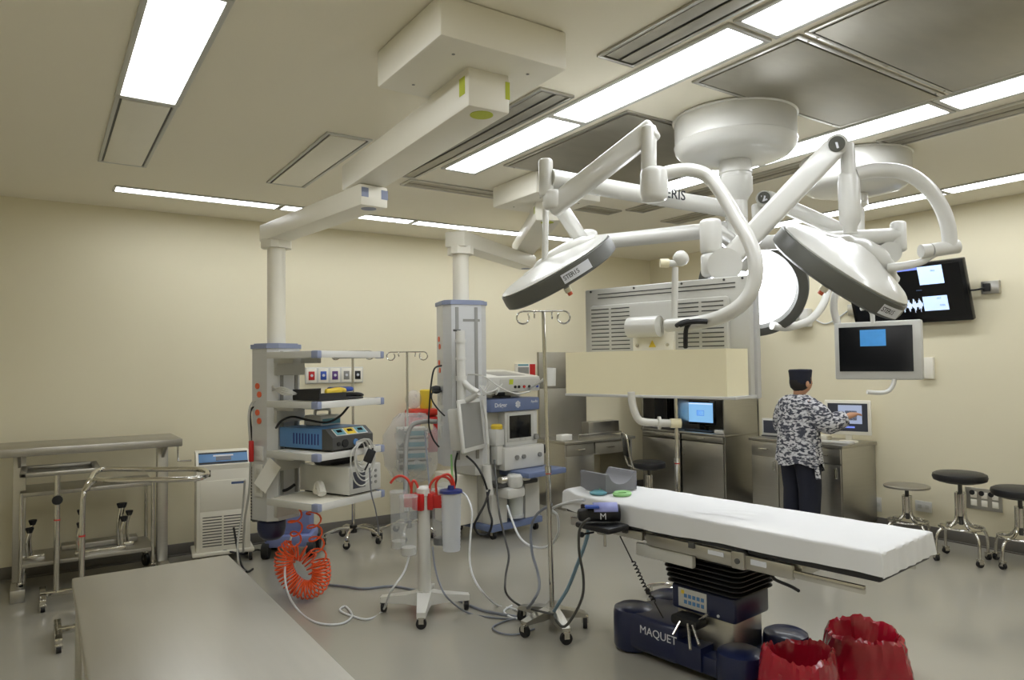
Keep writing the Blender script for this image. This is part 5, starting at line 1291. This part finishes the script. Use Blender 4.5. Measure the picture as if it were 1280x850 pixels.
# desk and tall backsplash at the back wall
dk = thing('steel_desk', 'steel desk with two drawers against the back wall', 'desk', (5.45, 6.6, 0), 0, 'brushed steel furniture')
MB().bb(4.9, 5.98, 6.28, 6.885, .745, .775, .004).build('table_top', 'steel_top', dk, True)
MB().bb(4.93, 5.36, 6.32, 6.88, 0, .745, .004).build('pedestal', 'steel', dk, True)
MB().bb(5.36, 5.82, 6.34, 6.88, .59, .745, .004).build('drawer_box', 'steel', dk, True)
MB().bb(5.93, 5.96, 6.32, 6.88, 0, .745, .003).build('leg_panel', 'steel', dk, True)
for a, b in ((4.945, 5.345), (5.375, 5.81)):
    d_ = MB().bb(a, b, 6.308, 6.33, .605, .735, .004).build('drawer', 'steel_dull', dk, True)
    handle(dk, d_, (a + b) / 2, 6.308, .675, 'x', .1)
d_ = MB().bb(4.945, 5.345, 6.308, 6.33, .03, .595, .004).build('door', 'steel', dk, True)
MB().bb(5.62, 6.12, 6.72, 6.885, .775, .93, .004).build('upstand', 'steel', dk, True)
MB().tube([(5.2, 6.4, .777), (5.2, 6.4, .83), (5.86, 6.4, .83), (5.86, 6.4, .777)], .006, 8).build('rail', 'chrome', dk, True)
tp = thing('backboard', 'tall plain steel backsplash panel behind the desk', 'wall panel', (5.34, 6.87, .775), 0, 'brushed steel furniture')
MB().bb(4.98, 5.7, 6.855, 6.899, .776, 1.36, .003).build('lower_sheet', 'steel_dull', tp, True)
MB().bb(4.98, 5.7, 6.86, 6.899, 1.365, 1.80, .003).build('upper_sheet', 'steel_dull', tp, True)
c = onz(691, 548, .8)
tag(MB().bb(4.96, 5.12, 6.42, 6.52, .7755, .84, .004).build('supply_box', 'paper'), 'small white box at the left corner of the desk', 'box')

# ------------------------------------------------------------------ stools
def stool(label, x, y, h, rz, seat_mat, r=.2, thick=.075, back=False, wheels=True, base='ring'):
    o = thing('stool', label, 'stool', (x, y, 0), rz, 'surgical stools')
    if seat_mat == 'black_vinyl':
        MB().lathe([(0, h - thick), (r - .035, h - thick), (r - .008, h - thick + .012), (r, h - thick * .5), (r - .006, h - .014), (r - .03, h - .002), (0, h)], n=36).build('seat', 'black_vinyl', o)
        MB().cyl((0, 0, h - thick - .012), (0, 0, h - thick + .002), r * .6, n=22).build('seat_plate', 'dark_grey', o)
    else:
        MB().lathe([(0, h - .012), (r - .01, h - .012), (r, h - .02), (r + .003, h - .004), (r - .004, h), (0, h - .002)], n=36).build('seat', 'steel_top', o)
    ht = h - thick
    MB().cyl((0, 0, ht * .45), (0, 0, ht), .016, n=12).build('screw_post', 'dark_grey', o)
    zr = ht * .42
    for k in range(4):
        a = math.radians(45 + 90 * k); c_, s_ = math.cos(a), math.sin(a)
        R2 = .215
        pts = [(c_ * .036, s_ * .036, ht * .86), (c_ * .036, s_ * .036, ht * .6), (c_ * .05, s_ * .05, ht * .5), (c_ * .1, s_ * .1, zr), (c_ * .17, s_ * .17, zr - .015), (c_ * .205, s_ * .205, zr - .06), (c_ * R2, s_ * R2, zr - .13 if zr > .2 else .06), (c_ * R2, s_ * R2, .06)]
        MB().tube(pts, .0125, 10, 4).build('leg', 'chrome', o)
        if wheels: caster(o, c_ * R2, s_ * R2, .026, .062, 45 + 90 * k)
        else: MB().cyl((c_ * R2, s_ * R2, 0), (c_ * R2, s_ * R2, .062), .016, n=12).build('foot_tip', 'black_rubber', o)
    MB().cyl((0, 0, ht * .56), (0, 0, ht * .84), .03, n=14).build('collar', 'chrome', o)
    MB().tube([(.16 * math.cos(a), .16 * math.sin(a), zr + .002) for a in [2 * PI * k / 32 for k in range(32)]], .009, 8, closed=True).build('foot_ring', 'chrome', o)
    if back:
        MB().tube([(-.11, .2, h - .06), (-.12, .24, h + .05), (-.11, .27, h + .26), (-.06, .28, h + .31), (.06, .28, h + .31), (.11, .27, h + .26), (.12, .24, h + .05), (.11, .2, h - .06)], .012, 10, 4).build('back_frame', 'chrome', o)
        MB().bb(-.1, .1, .235, .27, h + .06, h + .25, .015).build('back_pad', 'black_vinyl', o)
        for s in (-1, 1): MB().tube([(s * .11, .2, h - .06), (s * .06, .05, h - thick - .006)], .01, 8).build('back_bracket', 'chrome', o)
    return o
stool('black padded stool raised highest, second from the right edge', 6.32, 2.82, .72, 12, 'black_vinyl', .2)
stool('black padded stool cut by the right edge of the photo', 6.5, 2.46, .625, 30, 'black_vinyl', .2)
stool('bare steel topped stool beside the steel counter', 6.47, 3.33, .53, 20, 'steel', .185, .02, wheels=False)
stool('black stool with a chrome backrest in front of the back wall desk', 5.66, 5.74, .56, 62, 'black_vinyl', .19, .08, back=True)
# iv pole behind the bed
bp = D(846, 560, 4.9)
o = thing('iv_pole', 'plain chrome iv pole standing behind the operating table', 'iv pole', (bp.x, bp.y, 0), 0, 'iv poles')
MB().cyl((0, 0, .08), (0, 0, .98), .0165, n=14).build('lower_tube', 'chrome', o)
MB().cyl((0, 0, .98), (0, 0, 1.62), .0115, n=14).build('upper_tube', 'chrome', o)
MB().cyl((0, 0, .96), (0, 0, .99), .021, n=14).build('collar', 'chrome', o)
MB().cyl((0, 0, .95), (0, 0, .957), .018, n=14).build('height_ring', 'red', o)
hooks(o, Vector((bp.x, bp.y, 1.62)), .1, RV)
for k in range(5):
    a = math.radians(30 + 72 * k); c_, s_ = math.cos(a), math.sin(a)
    MB().tube([(0, 0, .1), (c_ * .12, s_ * .12, .1), (c_ * .25, s_ * .25, .06)], .013, 8, 4).build('leg', 'chrome', o)
    caster(o, c_ * .25, s_ * .25, .026, .06, 30 + 72 * k)
# outlets on the right wall
for px, py, lb, w_, h_ in ((1155, 633, 'white twin outlet on the wall between the stools', .075, .05), (1096, 630, 'white outlet beside the steel counter foot', .05, .07)):
    c = onx(px, py, XR)
    o = thing('wall_outlet', lb, 'outlet', (XR - .012, c.y, c.z), 0)
    MB().bb(0, .0115, -w_, w_, -h_, h_, .003).build('plate', 'white_enamel', o)
    for s in (-1, 1): MB().bb(-.003, .001, s * w_ * .45 - .018, s * w_ * .45 + .018, -.02, .02, .002).build('socket', 'light_grey', o)
a_, b_ = onx(1207, 608, XR), onx(1254, 641, XR)
o = thing('outlet_panel', 'large steel outlet panel behind the black stools', 'outlet', (XR - .015, (a_.y + b_.y) / 2, (a_.z + b_.z) / 2), 0)
hw, hh = abs(a_.y - b_.y) / 2, abs(a_.z - b_.z) / 2
MB().bb(0, .0145, -hw, hw, -hh, hh, .003).build('plate', 'steel', o)
for k in range(3): MB().cyl((0, hw - .06 - k * .075, hh * .55), (-.01, hw - .06 - k * .075, hh * .55), .022, n=16).build('round_socket', 'black_rubber', o)
for k in range(3):
    for j in range(2): MB().bb(-.006, .001, -hw + .05 + k * .085 - .025, -hw + .05 + k * .085 + .025, -hh + .03 + j * .07, -hh + .085 + j * .07, .004).build('socket', 'cream_enamel', o)

# ------------------------------------------------------------------ person at the counter
pe = thing('person', 'person in a dark cap and black and white patterned tunic, reaching to a monitor', 'person', (5.86, 3.98, 0), -90 - 14)
def skin_mesh(name, verts, edges, radii, root, mat, parent, levels=2):
    me = bpy.data.meshes.new(name); me.from_pydata([Vector(v) for v in verts], edges, [])
    t_ = bpy.data.objects.new(name, me); COL.objects.link(t_)
    sk = t_.modifiers.new('skin', 'SKIN'); sk.use_smooth_shade = True
    for i, r in enumerate(radii):
        rr = r if isinstance(r, tuple) else (r, r)
        me.skin_vertices[0].data[i].radius = rr
        me.skin_vertices[0].data[i].use_root = (i == root)
    su_ = t_.modifiers.new('sub', 'SUBSURF'); su_.levels = levels; su_.render_levels = levels
    dg = bpy.context.evaluated_depsgraph_get(); dg.update()
    m2 = bpy.data.meshes.new_from_object(t_.evaluated_get(dg))
    bpy.data.objects.remove(t_)
    m2.name = name; m2.materials.clear(); m2.materials.append(M[mat])
    for p in m2.polygons: p.use_smooth = True
    o = bpy.data.objects.new(name, m2); COL.objects.link(o); o.parent = parent
    return o
V = [(0, 0, .86), (0, -.01, 1.0), (0, -.015, 1.12), (0, -.01, 1.24), (0, .0, 1.315), (.005, .012, 1.375), (.012, .025, 1.44), (.01, .02, 1.515), (.045, .105, 1.41), (.055, .118, 1.45),
     (.09, 0, .82), (.1, .02, .46), (.105, -.02, .09), (.11, .11, .035),
     (-.09, 0, .82), (-.1, .01, .46), (-.105, -.03, .09), (-.12, .1, .035),
     (.16, -.01, 1.26), (.25, .09, 1.09), (.29, .30, 1.15), (.29, .35, 1.165),
     (-.16, -.01, 1.26), (-.245, .04, 1.04), (-.2, .26, .98), (-.19, .31, .975)]
Ed = [(0, 1), (1, 2), (2, 3), (3, 4), (4, 5), (5, 6), (6, 7), (6, 8), (6, 9), (0, 10), (10, 11), (11, 12), (12, 13), (0, 14), (14, 15), (15, 16), (16, 17), (3, 18), (18, 19), (19, 20), (20, 21), (3, 22), (22, 23), (23, 24), (24, 25)]
Ra = [.13, .11, .115, .11, .05, .055, .085, .075, .03, .016, .085, .058, .042, .032, .085, .058, .042, .032, .055, .042, .028, .032, .055, .042, .028, .032]
nv = len(V)
# fingers of both hands
def hand(base_i, pos, fwd, side, up, reach):
    global V, Ed, Ra
    pos, fwd, side, up = Vector(pos), Vector(fwd).normalized(), Vector(side).normalized(), Vector(up).normalized()
    for k, (o_, L) in enumerate(((-.027, .055), (-.009, .066), (.009, .062), (.026, .05))):
        i0 = len(V); b = pos + fwd * .035 + side * o_
        V += [b, b + fwd * L * .5 - up * .006, b + fwd * L * .85 - up * .022]; Ra += [.0095, .0085, .007]
        Ed += [(base_i, i0), (i0, i0 + 1), (i0 + 1, i0 + 2)]
    i0 = len(V); b = pos + side * -.034
    V += [b + fwd * .012, b + fwd * .04 - side * .014]; Ra += [.010, .008]; Ed += [(base_i, i0), (i0, i0 + 1)]
hand(21, (.29, .35, 1.165), (0, 1, .1), (1, 0, 0), (0, 0, 1), 0)
hand(25, (-.19, .31, .975), (.1, 1, 0), (-1, 0, 0), (0, 0, 1), 0)
skin_mesh('body', V, Ed, Ra, 0, 'skin', pe)
# clothing
def oval(cx, cy, hx, hy, z, n=30, e=2.4, tz=0):
    out = []
    for i in range(n):
        a = 2 * PI * i / n; c_, s_ = math.cos(a), math.sin(a)
        out.append(Vector((cx + hx * math.copysign(abs(c_) ** (2 / e), c_), cy + hy * math.copysign(abs(s_) ** (2 / e), s_), z + tz * c_)))
    return out
tn = MB()
rg = [oval(0, .0, .062, .058, 1.345), oval(0, -.008, .12, .085, 1.335), oval(0, -.01, .175, .105, 1.305), oval(0, -.01, .195, .115, 1.255), oval(0, -.01, .205, .13, 1.18), oval(0, -.01, .2, .138, 1.08), oval(0, -.01, .205, .142, .95), oval(0, -.01, .215, .15, .82), oval(0, -.01, .225, .158, .71)]
random.seed(9)
for j, r_ in enumerate(rg[3:]):
    for i, v in enumerate(r_):
        k = .012 * math.sin(i * 2.1 + j * .3) * (j / 5); d_ = Vector((v.x, v.y, 0)).normalized(); v += d_ * k
        if j == 5: v.z += .02 * math.sin(i * .8) - (.06 if 2 < i < 6 else 0)
tn.rings(rg, cap0=False, cap1=False)
tn.tube([(.13, -.01, 1.255), (.2, .03, 1.18), (.25, .09, 1.09), (.275, .18, 1.11), (.288, .25, 1.13)], .08, 18, 5, radii=[.085, .095, .1, .1, .095, .09, .085, .078, .07])
tn.tube([(-.13, -.01, 1.255), (-.21, .01, 1.15), (-.25, .04, 1.04), (-.24, .12, 1.01), (-.22, .19, 1.0)], .08, 18, 5, radii=[.085, .092, .095, .095, .09, .085, .075])
tn.build('tunic', 'gown_print', pe, ang=60)
tr_ = MB()
for s in (1, -1):
    rgs = [oval(s * .075, 0, .11, .135, .82, 20, 2.2), oval(s * .095, .005, .098, .115, .66, 20, 2.2), oval(s * .1, .015, .088, .1, .46, 20, 2.2), oval(s * .105, .0, .08, .09, .25, 20, 2.2), oval(s * .107, -.015, .082, .09, .06, 20, 2.2)]
    tr_.rings(rgs, cap0=False, cap1=False)
tr_.build('trousers', 'navy_cloth', pe, ang=60)
for s in (1, -1):
    MB().rings([[Vector((s * .11 + x * .042, -.02 + y, z)) for x, y in ((-1, -.075), (1, -.075), (1.1, .06), (.8, .16), (0, .185), (-.8, .16), (-1.1, .06))] for z in (.001, .05)] + [[Vector((s * .11 + x * .034, -.03 + y * .7, .085)) for x, y in ((-1, -.08), (1, -.08), (1.1, .06), (.8, .12), (0, .14), (-.8, .12), (-1.1, .06))]]).build('shoe', 'black_rubber', pe, ang=60)
Mh_ = TR(.01, .02, 1.47) @ R('Z', -10)
MB().lathe([(.097, -.03), (.1, -.01), (.1, .03), (.104, .075), (.108, .105), (.1, .118), (0, .122)], Mh_ @ Matrix.Diagonal(Vector((.88, 1.0, .9, 1))), 28).build('cap', 'navy_cloth', pe)
MB().lathe([(.0, -.10), (.05, -.095), (.085, -.06), (.094, -.02), (.094, .01), (.0, .02)], Mh_ @ TR(0, -.012, 0) @ Matrix.Diagonal(Vector((.88, .95, 1, 1))), 24).build('hair', 'hair', pe)
for s in (1, -1):
    MB().ball(Mh_ @ Vector((s * .094, .012, -.03)), .024, 10, (.5, .8, 1.25)).build('ear', 'skin', pe)
    MB().ball(Mh_ @ Vector((s * .032, .088, -.025)), .011, 10).build('eye', 'ink', pe)
MB().tube([(.215, -.03, .9), (.235, -.04, .8), (.24, -.03, .68), (.245, -.02, .6)], .012, 8, 4, radii=[.012, .016, .02, .022]).build('tie_strap', 'gown_print', pe)
# ------------------------------------------------------------------ tubes and cables on and above the floor
def fl(px, py, z=.008): return onz(px, py, z)
def cable(name, mat, r, pts, label, cat='tube', n=8, k=7):
    return tag(MB().tube(pts, r, n, k).build(name, mat), label, cat)
cable('suction_tube', 'tube_grey', .010, [fl(410, 731), fl(430, 733), fl(455, 736), fl(490, 733), fl(520, 738), fl(560, 745), fl(600, 762), fl(640, 770), fl(660, 772)], 'long grey tube lying on the floor behind the suction stand')
cable('suction_tube', 'tube_white', .007, [D(365, 668, 5.3), D(357, 700, 5.0), D(358, 735, 4.75), fl(372, 762), fl(395, 778), fl(425, 780), fl(440, 770), fl(432, 758), fl(425, 763), fl(440, 770), fl(460, 774), fl(478, 764), D(488, 740, 4.5), D(505, 715, 4.55), D(512, 692, 4.6)], 'clear white tube looping on the floor in front of the orange hose')
cable('suction_tube', 'tube_grey', .006, [D(541, 684, 4.75), D(543, 705, 4.6), D(549, 728, 4.5), D(560, 748, 4.4), fl(585, 766), fl(615, 772), fl(645, 774)], 'thin grey tube from the rear canister to the iv pole feet')
cable('suction_tube', 'tube_white', .007, [D(572, 613, 4.75), D(583, 620, 4.7), D(590, 640, 4.6), D(588, 670, 4.55), D(587, 700, 4.5), D(592, 722, 4.45), D(605, 742, 4.4), fl(622, 757), fl(645, 762), fl(656, 772), fl(640, 772), fl(630, 764), fl(640, 757)], 'white tube hanging from the blue lidded canister to the floor')
cable('suction_tube', 'tube_grey', .006, [fl(650, 772), fl(632, 776), fl(616, 784), fl(625, 791), fl(645, 793), fl(668, 786)], 'grey tube looped on the floor left of the iv pole feet')
cable('monitor_cable', 'dark_grey', .007, [D(618, 575, 5.1), D(620, 600, 5.0), D(624, 640, 4.8), D(631, 672, 4.7), D(636, 695, 4.6), D(632, 720, 4.5), D(633, 742, 4.4), fl(650, 757, .03), fl(675, 764, .15), fl(692, 768, .15)], 'dark cable hanging from the machine down to the iv pole', 'cable')
cable('breathing_tube', 'tube_white', .008, [D(634, 632, 5.0), D(640, 650, 4.9), D(650, 672, 4.8), D(665, 683, 4.7), D(685, 683, 4.6), D(697, 668, 4.5), D(697, 645, 4.5), D(690, 636, 4.5), D(710, 628, 4.4), D(730, 625, 4.2)], 'white tube sagging from the machine to the head of the table')
cable('breathing_tube', 'tube_grey', .009, [D(690, 630, 4.6), D(672, 642, 4.65), D(664, 660, 4.7), D(665, 690, 4.65), D(672, 715, 4.55), D(674, 735, 4.4), D(666, 752, 4.3), fl(655, 765)], 'grey tube curving behind the iv pole to the floor')
cable('pressure_hose', 'tube_blue', .011, [D(736, 655, 4.0), D(733, 675, 4.05), D(722, 705, 4.15), D(710, 735, 4.25), D(698, 755, 4.3), D(690, 768, 4.4)], 'blue grey hose from the arm board to the iv pole', 'hose')
cable('cuff_cable', 'dark_grey', .008, [D(738, 648, 3.85), D(730, 653, 3.85), D(724, 665, 3.9), D(724, 690, 3.95), D(729, 720, 4.0), D(728, 745, 4.0), D(718, 768, 4.05), D(706, 783, 4.1), D(697, 778, 4.2), D(692, 768, 4.4)], 'dark cable hanging from the rolled cuff to the iv pole', 'cable')
cable('machine_cable', 'black_rubber', .009, [D(612, 612, 5.3), D(606, 630, 5.25), D(598, 645, 5.2), D(593, 658, 5.2), D(600, 668, 5.2), D(611, 666, 5.2), D(615, 652, 5.2), D(611, 636, 5.25), D(609, 615, 5.3)], 'black cable loop hanging low on the machine', 'cable')
cable('machine_cable', 'black_rubber', .008, [D(583, 570, 5.4), D(594, 580, 5.35), D(603, 595, 5.3), D(609, 612, 5.3)], 'black cable below the edge on monitor', 'cable')
cable('machine_cable', 'black_rubber', .008, [D(572, 566, 5.4), D(569, 580, 5.4), D(570, 600, 5.4), D(566, 615, 5.4)], 'black cable hanging behind the blue lidded canister', 'cable')
cable('machine_cable', 'green', .008, [D(564, 568, 5.42), D(565, 590, 5.4), D(566, 610, 5.4)], 'green cable hanging behind the blue lidded canister', 'cable')
cable('gas_tube', 'red', .009, [MAN @ Vector((.63, .16, .62)), MAN @ Vector((.68, .14, .58)), MAN @ Vector((.69, .13, .35)), MAN @ Vector((.69, .12, .02))], 'dark red tube hanging at the right side of the machine')
cable('lead_cable', 'tube_grey', .005, [D(462, 585, 4.8), D(464, 615, 4.9), D(470, 640, 5.3), D(474, 668, 6.0)], 'thin grey cable hanging from the lowest shelf', 'cable')
